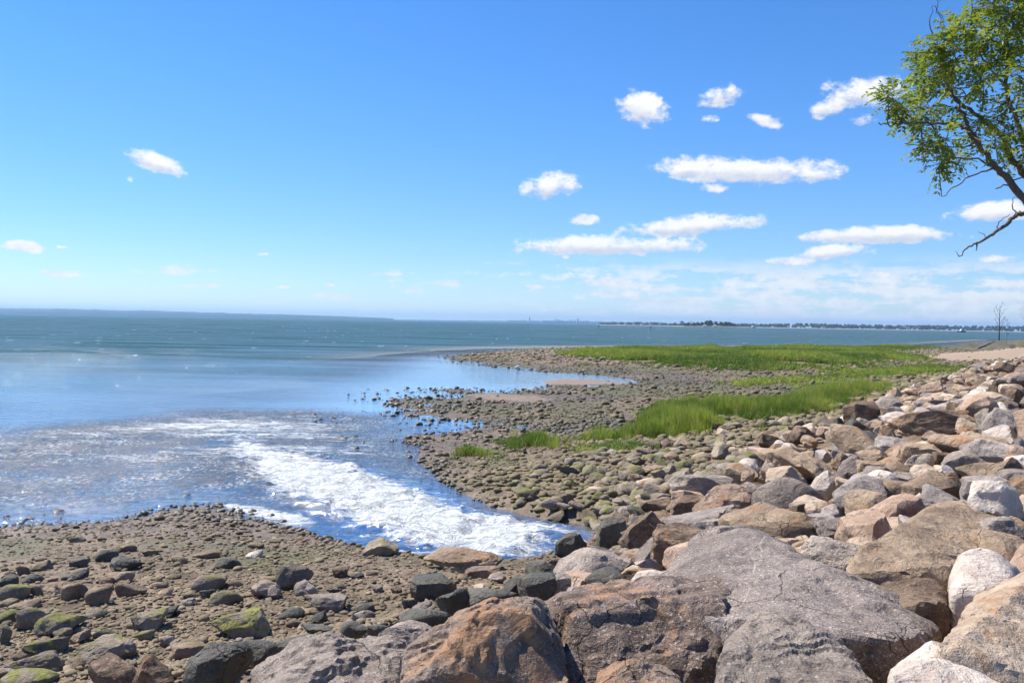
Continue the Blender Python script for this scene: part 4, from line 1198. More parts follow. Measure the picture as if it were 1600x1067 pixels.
for key, poly in GRASS.items():
    lb, hgt, dn, src = GL[key]
    lo, hi = poly.min(0) - 1, poly.max(0) + 1
    n = int((hi[0] - lo[0]) * (hi[1] - lo[1]) * dn)
    Q = rng.uniform(lo, hi, (n, 2))
    sd_ = sdf(Q, poly) + 0.9 * fbm(Q * (0.16 if dn < 6 else 0.7), 4, 81) * (3.6 if key == 'marsh' else 0.9 if key == 'bed' else 0.35)
    pn_ = fbm(Q * (0.10 if dn < 6 else 0.5), 3, 91)
    hole = fbm(Q * (0.12 if dn < 6 else 0.55), 3, 95) < (-0.34 if key == 'marsh' else -0.30 if key == 'bed' else -0.6)
    q_ok = ((sd_ > 0) | (rng.uniform(size=len(Q)) < 0.30 * np.exp(sd_ / (0.45 if dn > 6 else 1.6)))) & ~hole & (sdf(Q, REV) < 0)
    Q, sd_, pn_ = Q[q_ok], sd_[q_ok], pn_[q_ok]
    hh = hgt * (0.55 + 0.45 * sstep(sd_, -0.3, 1.2 if dn > 6 else 4)) * (1 + 0.6 * pn_) * rng.uniform(0.8, 1.15, len(Q))
    wd = np.ones(len(Q)) * (1.0 if dn > 6 else 1.15)
    o = instancer('cordgrass', np.column_stack([Q, height(Q) - 0.02]), np.column_stack([wd, wd, hh]), np.column_stack([np.zeros((len(Q), 2)), rng.uniform(0, 6.28, len(Q))]),
                  rng.integers(0, 6, len(Q)), src, {'tone': np.clip(0.42 + 1.5 * pn_ + 0.22 * rng.normal(size=len(Q)), 0, 1)})
    print(key, len(Q))
    tag(o, lb, 'grass', kind='stuff')

# ------------------------------------------------------------------ far shores
def strip(name, prof, dist, thick, material, base_z=-0.5, rough=0.0, seed=0, step=4.0):
    """wooded land seen as a long low profile: prof = (px, top py), stands at dist metres"""
    xs = np.arange(prof[0][0], prof[-1][0] + 0.1, step)
    ty = np.interp(xs, [p_[0] for p_ in prof], [p_[1] for p_ in prof])
    V, Fc = [], []
    rows = 5
    for i, (x, y) in enumerate(zip(xs, ty)):
        top = at(x, y, dist)
        zt = max(top[2], 1.0)
        n = float(fbm(np.array([[x * 0.21, seed]]), 3, seed)[0])
        zt = max(zt * (1 + rough * n), 1.0)
        for k, (f, hgt) in enumerate(((0, 0.0), (0.03, 0.55), (0.25, 0.92), (0.6, 1.0), (1.0, 0.0))):
            q = at(x, 503, dist + thick * f)
            V.append((q[0], q[1], base_z + (zt - base_z) * hgt))
    m_ = len(xs)
    for i in range(m_ - 1):
        for k in range(rows - 1):
            Fc.append((i * rows + k, (i + 1) * rows + k, (i + 1) * rows + k + 1, i * rows + k + 1))
    return mesh_obj(name, V, Fc, material)


M_WOOD = simple('far_woodland', (0.028, 0.050, 0.026), 0.9, 0.5, 0.02)
M_WOOD2 = simple('island_foliage', (0.055, 0.070, 0.024), 0.9, 0.55, 0.12)
M_SANDF = simple('far_sand', (0.50, 0.43, 0.36), 0.9, 0.12, 0.02)
M_ROCKF = simple('far_rock', (0.17, 0.14, 0.12), 0.9, 0.4, 0.2)
M_WALLW = simple('white_wall', (0.40, 0.39, 0.37), 0.7, 0.05, 0.5)
M_ROOF = simple('grey_roof', (0.22, 0.20, 0.19), 0.8, 0.2, 0.5)
M_TOWER = simple('tower_wall', (0.16, 0.17, 0.19), 0.6, 0.15, 0.02)
M_GLASSF = simple('tower_window', (0.05, 0.06, 0.075), 0.2, 0.1, 0.1)
M_DARK = simple('dark_paint', (0.03, 0.035, 0.05), 0.5, 0.2, 1.0)
M_WHITE = simple('white_paint', (0.78, 0.77, 0.75), 0.5, 0.04, 1.0)

o = strip('far_shore', [(-420, 476), (-200, 478), (0, 481), (60, 481.8), (130, 482.5), (200, 485.2), (220, 484.4), (260, 485.8), (330, 488), (400, 490), (470, 491.5), (540, 494), (590, 496), (612, 497.2), (618, 499.5)], 11000, 900, M_WOOD, rough=0.10, seed=2)
tag(o, kind='structure')
o = strip('far_shore', [(585, 499.5), (640, 499.3), (720, 500.6), (860, 501.6), (980, 502.6)], 15000, 900, M_WOOD, rough=0.2, seed=7)
tag(o, kind='structure')
o = strip('far_shore', [(935, 504.5), (960, 503.4), (985, 502.6), (1010, 503.2), (1040, 504.2), (1075, 504.5), (1130, 504.8), (1200, 505.4), (1260, 504.8), (1330, 506.6), (1400, 507.4), (1480, 508.5), (1560, 509.2), (1640, 509.8), (1800, 512), (2000, 514)], 3900, 500, M_SANDF, rough=0.0, seed=9)
for v in o.data.vertices:
    v.co.z = min(v.co.z, 1.3) if v.co.z > 0 else v.co.z
tag(o, kind='structure')


def crown_mesh(parts, seed, rr, n=1):
    """foliage mass of many small uneven lumps; parts = (centre, radius)"""
    D, Fc = ico(n)
    V, F2 = [], []
    r = np.random.default_rng(seed)
    for c, rad_ in parts:
        q = D * (rad_ * (1 + rr * r.normal(size=(len(D), 1))))
        q[:, 2] *= 0.85
        o_ = len(V)
        V += (q + np.asarray(c)).tolist()
        F2 += (Fc + o_).tolist()
    return V, F2


def wood_mass(name, prof_top, x0, x1, dist, thick, count, seed, material, rmin=5, rmax=10):
    r = np.random.default_rng(seed)
    parts = []
    for _ in range(count):
        x = r.uniform(x0, x1)
        ty = np.interp(x, [p_[0] for p_ in prof_top], [p_[1] for p_ in prof_top])
        zt = at(x, ty, dist)[2]
        q = at(x, 503, dist + r.uniform(0, thick))
        rd = r.uniform(rmin, rmax)
        parts.append(((q[0], q[1], max(zt * r.uniform(0.45, 1.05) - rd * 0.7, rd * 0.5)), rd))
    V, F2 = crown_mesh(parts, seed, 0.16)
    return mesh_obj(name, V, F2, material, smooth=False)


WP = [(935, 504.5), (960, 503.4), (985, 502.4), (1010, 503.2), (1040, 504.0), (1075, 504.5), (1130, 504.8), (1200, 505.6), (1258, 504.6), (1330, 506.6), (1400, 507.4), (1480, 508.3), (1560, 509), (1640, 509.8), (1800, 512), (2000, 514)]
o = wood_mass('far_treeline', WP, 935, 2000, 4020, 260, 1500, 4, M_WOOD)
tag(o, 'dark wooded shoreline across the bay behind the island', 'trees', kind='stuff')


def house(px, dist, w, dpt, h, rz, label, roof=M_ROOF):
    q = at(px, 503, dist)
    e = empty('far_house', (q[0], q[1], 1.9), rz)
    MB().box(-w / 2, -dpt / 2, 0, w / 2, dpt / 2, h).build('wall', M_WALLW, e)
    V = [(-w / 2 - .4, -dpt / 2 - .4, h + .02), (w / 2 + .4, -dpt / 2 - .4, h + .02), (w / 2 + .4, dpt / 2 + .4, h + .02), (-w / 2 - .4, dpt / 2 + .4, h + .02), (-w / 2, 0, h + w * 0.3), (w / 2, 0, h + w * 0.3)]
    mesh_obj('roof', V, [(0, 1, 5, 4), (2, 3, 4, 5), (0, 4, 3), (1, 2, 5), (3, 2, 1, 0)], roof, e, smooth=False)
    for k in (-0.28, 0.05, 0.3):
        MB().box(w * k - 0.6, -dpt / 2 - 0.06, h * 0.35, w * k + 0.6, -dpt / 2 + 0.05, h * 0.7).build('window', M_GLASSF, e)
    tag(e, label, 'house', 'white houses on the far shore')


for px, lb in ((966, 'white house on the far shore below the low hill, leftmost'), (978, 'pair-like white house second along the low hill shore'), (990, 'white house on the shore under the top of the low hill'), (1003, 'white house on the shore just past the low hill'),
               (1016, 'white house on the far shore left of the apartment tower'), (1030, 'last white house before the apartment tower'), (1232, 'white house on the sandy far shore right of the island'), (1250, 'white house under the small rise of the far treeline'),
               (1286, 'white house on the far sandy beach behind the open water'), (1419, 'white house beside a grey roof on the wooded shore'), (1427, 'grey-roofed white house on the wooded shore, middle of three'), (1434, 'last of the three white houses on the wooded shore')):
    house(px, 3890, random.uniform(9, 14), 9, random.uniform(4.5, 6), random.uniform(-.3, .3), lb)


def tower(name, px, dist, w, h, label, group=None, floors=0, dpt=None, spire=0):
    q = at(px, 503, dist)
    e = empty(name, (q[0], q[1], -0.5))
    dpt = dpt or w
    mb = MB().box(-w / 2, -dpt / 2, 0, w / 2, dpt / 2, h)
    mb.box(-w * 0.3, -dpt * 0.3, h - 0.5, w * 0.3, dpt * 0.3, h + max(3, 0.05 * h))
    mb.build('wall', M_TOWER, e)
    if spire:
        MB().tube([(0, 0, h), (0, 0, h + spire)], [w * 0.12, w * 0.02], 6).build('spire', M_TOWER, e)
    for k in range(floors):
        z = h * (k + 0.6) / (floors + 0.6)
        MB().box(-w * 0.46, -dpt / 2 - 0.25, z, w * 0.46, -dpt / 2 + 0.1, z + h / (floors + 1) * 0.45).build('window_band', M_GLASSF, e)
    tag(e, label, 'tower', group)


tower('apartment_tower', 1065.5, 5200, 20, 29, 'pale apartment tower standing beside the wooded island', floors=7)
# city skyline on the horizon
r = random.Random(3)
SK = [(795, 5, 0), (799, 4, 0), (804, 5, 0), (808, 4, 0), (813, 5, 0), (818, 6, 0), (822, 4, 0), (827.5, 11, 3), (832, 5, 0), (836, 4, 0), (840, 3, 0), (850, 6, 0), (854, 5, 0), (858, 5.5, 0), (862, 5, 0),
      (866, 6.5, 0), (870, 8, 2), (874, 6, 0), (878, 6.5, 0), (882, 5, 0), (886, 5, 0), (890, 7, 0), (894, 5, 0), (898, 6, 0), (903, 9, 1), (907, 6, 0), (911, 5, 0), (916, 6, 0), (920, 5.5, 0), (925, 4, 0), (930, 3.5, 0), (936, 3, 0), (735, 3, 0), (741, 2.4, 0), (747, 2.6, 0)]
for px, hp, sp in SK:
    w_ = r.uniform(1.6, 3.0) * 13000 / F_PX
    hh_ = hp * 13000 / F_PX * 0.82
    if sp == 3: lb = 'slender tallest tower of the hazy city skyline'
    elif sp == 2: lb = 'spired tower in the middle of the hazy city skyline'
    elif sp == 1: lb = 'second spired tower on the right half of the hazy skyline'
    elif px < 760: lb = 'lone pale tower on the horizon left of the city skyline'
    else: lb = 'pale blue hazy tower block in the distant city skyline'
    tower('skyline_tower', px, 13000, w_ * (0.6 if sp == 3 else 1), hh_, lb, 'towers of the distant city skyline', dpt=60, spire=(0, 22, 28, 30)[sp])

# wooded island
q = at(1105, 503, 2450)
isl = strip('island', [(1052, 510.6), (1060, 510.2), (1075, 509.2), (1100, 508.6), (1130, 508.6), (1150, 509.8), (1170, 510.8), (1176, 511.2)], 2400, 90, M_ROCKF, rough=0.3, seed=4, step=1.5)
tag(isl, kind='structure')


def far_tree(px, top_py, wpx, dist, label, k):
    b = at(px, 503, dist)
    e = empty('island_tree', (b[0], b[1], 1.5))
    H = at(px, top_py, dist)[2] - 1.5
    rd = wpx / F_PX * dist / 2
    rr_ = random.Random(k)
    parts = []
    for _ in range(16):
        a = rr_.uniform(0, 6.28); u = rr_.random() ** 0.5
        z = rr_.uniform(0.28, 0.88)
        f = math.sin(pi * min(1, z * 0.95 + 0.08)) ** 0.6
        parts.append(((rd * 0.72 * u * f * cos(a), rd * 0.72 * u * f * sin(a), H * z), rd * rr_.uniform(0.24, 0.40)))
    V, F2 = crown_mesh(parts, k, 0.2, 2)
    mesh_obj('crown', V, F2, M_WOOD2, e, smooth=False)
    MB().tube([(0, 0, -1.5), (0, 0, H * 0.5)], [0.6, 0.3], 6).build('trunk', M_ROCKF, e)
    tag(e, label, 'tree', 'trees on the island')


for i, (px, ty, w_) in enumerate([(1070, 504.5, 6), (1075, 503.2, 7), (1079.5, 499.5, 2.6), (1084, 504, 7), (1090, 503.2, 8), (1096, 502.6, 8), (1104, 501.0, 11), (1111, 500.6, 12), (1119, 501.2, 10), (1127, 502.4, 9), (1134, 502.2, 10), (1141, 503.6, 9), (1147, 505, 7)]):
    far_tree(px, ty, w_, 2420 + 8 * (i % 3), ('narrow pointed tree rising above the island' if w_ < 3 else 'tallest round-crowned tree in the middle of the island' if i == 7 else
             'dark bushy tree on the wooded island, %s from its left end' % ('first', 'second', 'third', 'fourth', 'fifth', 'sixth', 'seventh', 'eighth', 'ninth', 'tenth', 'eleventh', 'twelfth', 'thirteenth')[i]), 40 + i)
for px, w_, lb in ((1101, 9, 'low pale-roofed house on the island shore'), (1117, 11, 'tent-shaped pale pavilion on the island shore')):
    b = at(px, 503, 2395)
    e = empty('island_house', (b[0], b[1], 1.2))
    MB().box(-w_ / 2, -4, 0, w_ / 2, 4, 3.2).build('wall', M_SANDF, e)
    V = [(-w_ / 2 - 1, -5, 3.22), (w_ / 2 + 1, -5, 3.22), (w_ / 2 + 1, 5, 3.22), (-w_ / 2 - 1, 5, 3.22), (-w_ * 0.1, 0, 6.5), (w_ * 0.1, 0, 6.5)]
    mesh_obj('roof', V, [(0, 1, 5, 4), (2, 3, 4, 5), (0, 4, 3), (1, 2, 5), (3, 2, 1, 0)], M_WALLW, e, smooth=False)
    tag(e, lb, 'house')


# ------------------------------------------------------------------ boats and markers
def boat(px, py, dist, L, label, dark=True):
    b = at(px, py, dist)
    e = empty('motor_boat', (b[0], b[1], 0), 0.25)
    hb = L * 0.13
    secs = []
    for t_ in (0, 0.25, 0.6, 0.85, 1.0):
        bw = L * 0.14 * (1 - t_ ** 3.5) + 0.02
        x = -L / 2 + L * t_
        zt = hb * (1 + 0.5 * t_ ** 2)
        secs.append([(x, -bw, zt), (x, -bw * 0.7, 0.0), (x, 0, -0.3), (x, bw * 0.7, 0.0), (x, bw, zt)])
    V = [v for q_ in secs for v in q_]
    Fc = [(i * 5 + k, (i + 1) * 5 + k, (i + 1) * 5 + k + 1, i * 5 + k + 1) for i in range(4) for k in range(4)]
    Fc += [(i * 5 + 4, (i + 1) * 5 + 4, (i + 1) * 5, i * 5) for i in range(4)] + [(0, 1, 2, 3, 4)]
    mesh_obj('hull', V, Fc, M_DARK if dark else M_WHITE, e, smooth=False)
    w = L * 0.10
    V = [(-L * .46, -w, hb + .03), (L * .26, -w, hb * 1.1 + .03), (L * .26, w, hb * 1.1 + .03), (-L * .46, w, hb + .03), (-L * .10, -w * .8, L * .30), (L * .12, -w * .8, L * .32), (L * .12, w * .8, L * .32), (-L * .10, w * .8, L * .30)]
    V = [(-x, y, z) for x, y, z in V]
    c = mesh_obj('cabin', V, [(0, 1, 5, 4), (1, 2, 6, 5), (2, 3, 7, 6), (3, 0, 4, 7), (4, 5, 6, 7), (3, 2, 1, 0)], M_WHITE, e, smooth=False)
    MB().box(-L * .05, -w * 0.99, L * .20, L * .08, -w * 0.86, L * .24).build('window', M_GLASSF, c)
    MB().tube([(0, 0, L * .30), (0, 0, L * .46)], [L * .01, L * .006], 6).build('mast', M_WHITE, e)
    tag(e, label, 'boat')


boat(1503, 518, 1750, 20, 'white boat with a dark hull under way off the right shore')
boat(1177, 509, 2700, 22, 'small white boat beside the end of the island', dark=False)
for px, py, dist, hgt, lb in ((935.5, 511.5, 900, 3.2, 'dark channel marker in the open water, left one'), (1017, 512, 800, 3.2, 'dark channel marker in the open water nearer the island')):
    b = at(px, 503, dist)
    e = empty('channel_marker', (b[0], b[1], 0))
    MB().tube([(0, 0, -1), (0, 0, hgt * 0.5), (0, 0, hgt)], [0.35, 0.25, 0.18], 8).build('post', M_DARK, e)
    MB().tube([(0, 0, hgt * 0.7), (0, 0, hgt * 1.05)], [0.55, 0.45], 8).build('top_mark', M_DARK, e)
    tag(e, lb, 'marker')

# ------------------------------------------------------------------ air
hz_ = MB().box(-23000, -2000, -4.2, 23000, 23500, 190).build('haze', None)
mh = bpy.data.materials.new('haze_air')
mh.use_nodes = True
th = NT(mh.node_tree)
pv = th.add('ShaderNodeVolumePrincipled', {'Color': (0.40, 0.68, 1.0), 'Density': 6.5e-5, 'Anisotropy': 0.2})
th.add('ShaderNodeOutputMaterial', {'Volume': pv})
hz_.data.materials.append(mh)
tag(hz_, 'thin blue sea haze', kind='stuff')

# ------------------------------------------------------------------ the tree leaning in from the right
def bark_mat():
    m, t = mat('tree_bark')
    pos = t.add('ShaderNodeNewGeometry').outputs['Position']
    n = t.noise(t.v('MULTIPLY', pos, (1, 1, 0.3)), 22, 5, 0.65)
    c = t.mix(n, (0.055, 0.045, 0.038), (0.20, 0.17, 0.145))
    b = t.add('ShaderNodeBsdfPrincipled', {'Base Color': c, 'Roughness': 0.9, 'Normal': t.bump(n, 0.03, 0.8)})
    t.add('ShaderNodeOutputMaterial', {'Surface': b})
    return m


def leaf_mat(name, a, b_, tr=0.45):
    m, t = mat(name)
    tone = t.attr('tone')
    c = t.mix(tone, a, b_)
    df = t.add('ShaderNodeBsdfPrincipled', {'Base Color': c, 'Roughness': 0.5, 'Specular IOR Level': 0.4})
    tl = t.add('ShaderNodeBsdfTranslucent', {'Color': t.mix(1.0, c, (1.25, 1.25, 0.6), 'MULTIPLY')})
    t.add('ShaderNodeOutputMaterial', {'Surface': t.add('ShaderNodeMixShader', {0: tr, 1: df, 2: tl})})
    return m


BARK = bark_mat()
LEAF = leaf_mat('leaves', (0.10, 0.165, 0.028), (0.33, 0.375, 0.08))
TD = 15.0
TR = random.Random(12)


def tp(x, y, dz=0.0):
    """pixel of the tree close-up -> point at the tree's distance"""
    return Vector(at(1300 + x / 2.54, y / 2.54, TD + dz))


base = Vector(at(1815, 600, TD + 0.6)); base.z = hz(base.x, base.y) - 0.1
fork = tp(1010, 1010, 0.5)
LIMBS = [  # (points, r0, r1)
    ([base, base.lerp(fork, 0.5) + Vector((0.15, 0, 0)), fork], 0.30, 0.22),
    ([fork, tp(860, 880, .2), tp(762, 790, 0), tp(700, 715, 0), tp(650, 665, -.1), tp(600, 600, -.2), tp(560, 545, -.3), tp(530, 470, -.3), tp(490, 400, -.4), tp(465, 350, -.5)], 0.15, 0.020),
    ([tp(575, 570, -.2), tp(530, 515, -.5), tp(480, 490, -.7), tp(400, 495, -.9), tp(300, 490, -1.0), tp(235, 495, -1.1), tp(185, 488, -1.1)], 0.05, 0.010),
    ([tp(690, 700, 0), tp(600, 640, .4), tp(520, 630, .7), tp(400, 635, .8), tp(340, 635, .8)], 0.035, 0.008),
    ([tp(650, 668, 0), tp(590, 685, -.3), tp(520, 720, -.5), tp(470, 755, -.6), tp(435, 780, -.7)], 0.030, 0.006),
    ([fork, tp(900, 800, .8), tp(780, 700, .9), tp(720, 640, .9), tp(690, 575, .9), tp(650, 515, .8), tp(600, 480, .7), tp(530, 425, .6), tp(480, 380, .5), tp(465, 330, .5), tp(490, 260, .4), tp(515, 220, .4)], 0.13, 0.014),
    ([tp(690, 595, .9), tp(600, 580, .5), tp(500, 585, .3), tp(400, 575, .1), tp(290, 570, 0)], 0.035, 0.008),
    ([tp(780, 700, .9), tp(760, 560, 1.2), tp(720, 450, 1.3), tp(690, 350, 1.3), tp(700, 250, 1.2), tp(680, 120, 1.1), tp(640, 20, 1.0)], 0.10, 0.02),
    ([tp(620, 490, .7), tp(680, 450, .2), tp(730, 390, 0), tp(762, 345, 0)], 0.025, 0.010),
    ([tp(460, 360, -.5), tp(430, 250, -.4), tp(440, 130, -.3), tp(420, 60, -.3), tp(400, 25, -.3)], 0.022, 0.005),
    ([tp(470, 180, -.3), tp(440, 90, -.2), tp(415, 0, -.2)], 0.014, 0.005),
    ([tp(720, 410, 1.2), tp(600, 400, .9), tp(500, 380, .8), tp(380, 360, .6), tp(300, 310, .5)], 0.03, 0.006),
    ([tp(690, 340, 1.3), tp(600, 240, .8), tp(560, 130, .5), tp(555, 40, .4), tp(560, -40, .4)], 0.03, 0.008),
    ([fork, tp(1000, 850, 1.6), tp(960, 600, 2.0), tp(900, 350, 2.0), tp(860, 100, 1.8), tp(820, -150, 1.6)], 0.14, 0.03),
    ([fork, tp(1150, 800, .4), tp(1250, 600, .2), tp(1300, 350, 0), tp(1320, 100, 0)], 0.14, 0.03),
    ([tp(900, 350, 2.0), tp(800, 240, 1.6), tp(740, 190, 1.2), tp(690, 195, 1.0)], 0.04, 0.012),
]
DEAD = [([fork + Vector((0.02, 0, -0.25)), tp(880, 870, -.4), tp(762, 845, -.6), tp(735, 850, -.6), tp(700, 882, -.6), tp(655, 915, -.6), tp(620, 940, -.7), tp(570, 965, -.7), tp(535, 985, -.8), tp(505, 1018, -.8)], 0.055, 0.008),
        ([tp(655, 915, -.6), tp(660, 885, -.55), tp(705, 850, -.5)], 0.014, 0.004), ([tp(575, 962, -.7), tp(572, 995, -.7)], 0.016, 0.006), ([tp(735, 850, -.6), tp(715, 800, -.5), tp(735, 775, -.5)], 0.012, 0.003),
        ([tp(620, 940, -.7), tp(580, 920, -.7)], 0.008, 0.003), ([tp(505, 1018, -.8), tp(490, 998, -.8)], 0.008, 0.003), ([tp(740, 755, 0), tp(690, 738, -.3), tp(650, 750, -.4)], 0.022, 0.008), ([tp(435, 780, -.7), tp(434, 745, -.7)], 0.006, 0.003),
        ([tp(400, 140, -.3), tp(388, 85, -.3), tp(398, 22, -.3)], 0.012, 0.004)]


def smooth_path(pts, n=4, jit=0.03):
    out = []
    P_ = [Vector(p_) for p_ in pts]
    for i in range(len(P_) - 1):
        p0, p1, p2, p3 = P_[max(i - 1, 0)], P_[i], P_[i + 1], P_[min(i + 2, len(P_) - 1)]
        for k in range(n):
            t_ = k / n
            q_ = 0.5 * ((2 * p1) + (p2 - p0) * t_ + (2 * p0 - 5 * p1 + 4 * p2 - p3) * t_ ** 2 + (-p0 + 3 * p1 - 3 * p2 + p3) * t_ ** 3)
            out.append(q_ + Vector((TR.gauss(0, 1), TR.gauss(0, 1), TR.gauss(0, 1))) * jit * (0.4 if i == 0 and k == 0 else 1))
    out.append(P_[-1])
    return out


tree = empty('locust_tree', base)
tm, nodes = MB(), []
for pts, r0, r1 in LIMBS:
    sp_ = smooth_path(pts, 4, 0.018)
    r0 *= 0.6
    rd_ = [r0 + (r1 - r0) * (i / (len(sp_) - 1)) ** 0.8 for i in range(len(sp_))]
    tm.tube([p_ - base for p_ in sp_], rd_, 8)
    nodes += [(p_, q_) for p_, q_ in zip(sp_, rd_) if q_ < 0.09]
DEADM = [MB(), MB(), MB()]
for i, (pts, r0, r1) in enumerate(DEAD):
    sp_ = smooth_path(pts, 4, 0.012)
    (DEADM[0] if i < 6 else DEADM[1] if i == 6 else tm if i == 7 else DEADM[2]).tube([p_ - base for p_ in sp_], [r0 + (r1 - r0) * k / (len(sp_) - 1) for k in range(len(sp_))], 6)
CL = [(330, 220, 48), (215, 400, 55), (265, 440, 45), (330, 350, 55), (420, 180, 60), (400, 280, 62), (500, 120, 60), (560, 60, 55), (620, 150, 70), (700, 60, 75), (745, 150, 55), (480, 330, 58), (335, 525, 52),
      (450, 560, 55), (425, 655, 48), (500, 640, 42), (600, 320, 58), (560, 250, 62), (680, 250, 60), (740, 300, 45), (700, 400, 50), (600, 470, 48), (725, 520, 60), (650, 555, 42), (740, 620, 42), (490, 430, 40), (380, 430, 52),
      (300, 470, 42), (690, 180, 60), (350, 580, 40), (640, 20, 60), (500, 200, 50), (760, 30, 60), (320, 260, 40), (560, 180, 50), (450, 250, 50), (195, 370, 35), (660, 640, 38), (560, 540, 38)]
for _ in range(70):    # the rest of the crown, beyond the frame
    CL.append((TR.uniform(790, 1500), TR.uniform(-420, 640), TR.uniform(60, 100)))
for _ in range(16):
    CL.append((TR.uniform(420, 800), TR.uniform(-300, -30), TR.uniform(50, 90)))
lv, lf, lt = [], [], []


def leaflet(p_, d_, up_, L, w, tone):
    s_ = d_.cross(up_).normalized() * w
    o_ = len(lv)
    m1 = p_ + d_ * L * 0.45 + up_ * L * 0.06
    lv.extend((p_[:], (m1 + s_)[:], (p_ + d_ * L - up_ * L * 0.1)[:], (m1 - s_)[:]))
    lf.append((o_, o_ + 1, o_ + 2, o_ + 3))
    lt.extend([tone] * 4)


npos = np.array([q_[0][:] for q_ in nodes])
for ci_, (x, y, r_) in enumerate(CL):
    x += 32 * max(0, min(1, (420 - x) / 150))
    dz = TR.uniform(-1.2, 1.6) if x > 300 else TR.uniform(-1.3, -0.4)
    c0 = tp(x, y, dz)
    R3 = r_ / 2.54 / F_PX * TD * 0.85
    j = int(np.argmin(((npos - np.array(c0[:])) ** 2).sum(1)))
    st_p, st_r = nodes[j]
    if (st_p - c0).length < 3.5:
        mid_ = st_p.lerp(c0, 0.5) + Vector((0, 0, -0.06))
        tm.tube([q_ - base for q_ in (st_p, mid_, c0)], [min(st_r * 0.7, 0.014), 0.009, 0.005], 5)
    inview = x < 800 and y > -40
    for _ in range(int((25 if inview else 14) * (r_ / 55) ** 2)):
        dv = Vector((TR.gauss(0, 1), TR.gauss(0, 1), TR.gauss(0, 0.8)))
        tip = c0 + dv.normalized() * R3 * TR.random() ** 0.5
        ax = (tip - c0 + Vector((0, 0, -0.10 * R3)) + Vector((TR.gauss(0, .1), TR.gauss(0, .1), 0)) * R3).normalized()
        if inview:
            tm.tube([(c0.lerp(tip, 0.15)) - base, tip - base], [0.004, 0.003], 4)
        tone0 = min(1, max(0, TR.gauss(0.5, 0.28)))
        n_l = TR.randint(9, 14)
        Ls = TR.uniform(0.20, 0.32)
        sd_v = ax.cross(Vector((TR.gauss(0, .3), TR.gauss(0, .3), 1))).normalized()
        upv = sd_v.cross(ax).normalized()
        for k in range(n_l):
            t_ = (k // 2 + 0.5) / (n_l / 2)
            p_ = tip + ax * Ls * t_ - Vector((0, 0, 0.05 * t_ * t_))
            sg = 1 if k % 2 else -1
            d_ = (sd_v * sg + ax * 0.55 + Vector((TR.gauss(0, .2), TR.gauss(0, .2), TR.gauss(-.15, .25)))).normalized()
            leaflet(p_ - base, d_, (upv + Vector((TR.gauss(0, .3), TR.gauss(0, .3), 0))).normalized(), TR.uniform(0.075, 0.12), TR.uniform(0.019, 0.029), min(1, max(0, tone0 + TR.gauss(0, .12))))
trunk = tm.build('trunk', BARK, tree, smooth=True)
for q_ in DEADM: q_.build('dead_branch', BARK, tree, smooth=True)
crown = mesh_obj('crown', lv, lf, LEAF, tree, smooth=False)
fattr(crown, 'tone', lt)
print('leaflets', len(lf))
tag(tree, 'leafy green tree reaching in from the right above the bank', 'tree')

# ------------------------------------------------------------------ bare trees, shrubs and driftwood on the sand bank
M_DEADW = simple('bleached_wood', (0.20, 0.165, 0.135), 0.85, 0.35, 6.0)
M_DEADD = simple('dead_bark', (0.085, 0.068, 0.055), 0.9, 0.3, 6.0)


def bare_tree(px, py, top_py, seed, label, spread, n_l, lean=0.0, thin=1.0):
    g, D = ground(px, py)
    e = empty('bare_tree', tuple(g))
    H = (py - top_py) / F_PX * D
    r_ = random.Random(seed)
    mb = MB()
    trunk_p = [Vector((0, 0, -0.3)), Vector((0.02, 0, H * .3)), Vector((lean * .4, .1, H * .6)), Vector((lean, 0, H))]
    mb.tube(trunk_p, [H * .018 * thin, H * .014 * thin, H * .010 * thin, H * .003], 8)
    mb.build('trunk', M_DEADD, e, smooth=True)
    br = MB()
    for k in range(n_l):
        t_ = 0.28 + 0.62 * k / n_l
        p_ = Vector((lean * t_ * t_, 0, H * t_))
        a = pi if k % 2 else 0
        a += r_.uniform(-.8, .8)
        L = H * spread * (1.05 - t_ * 0.6) * r_.uniform(.6, 1.1)
        d_ = Vector((cos(a) * .62, sin(a) * .5, r_.uniform(.7, 1.2))).normalized()
        q_ = p_ + d_ * L * .5 + Vector((0, 0, L * .05)); z_ = p_ + d_ * L + Vector((0, 0, L * .22))
        br.tube([p_, q_, z_], [H * .010 * (1.1 - t_), H * .007 * (1.1 - t_), H * .002], 6)
        for u in (0.5, 0.75, 0.9):
            b_ = p_.lerp(z_, u)
            tip = b_ + Vector((r_.gauss(0, .5), r_.gauss(0, .5), r_.uniform(.2, .9))) * L * .35
            br.tube([b_, tip], [H * .004, H * .0015], 5)
    br.build('branches', M_DEADD, e, smooth=True)
    tag(e, label, 'tree')


bare_tree(1561, 532, 477, 5, 'bare dead tree standing on the sand bank', 0.42, 7, -0.1)
bare_tree(1573, 535, 497, 9, 'thin bare sapling just right of the dead tree', 0.34, 6, 0.2, 0.4)


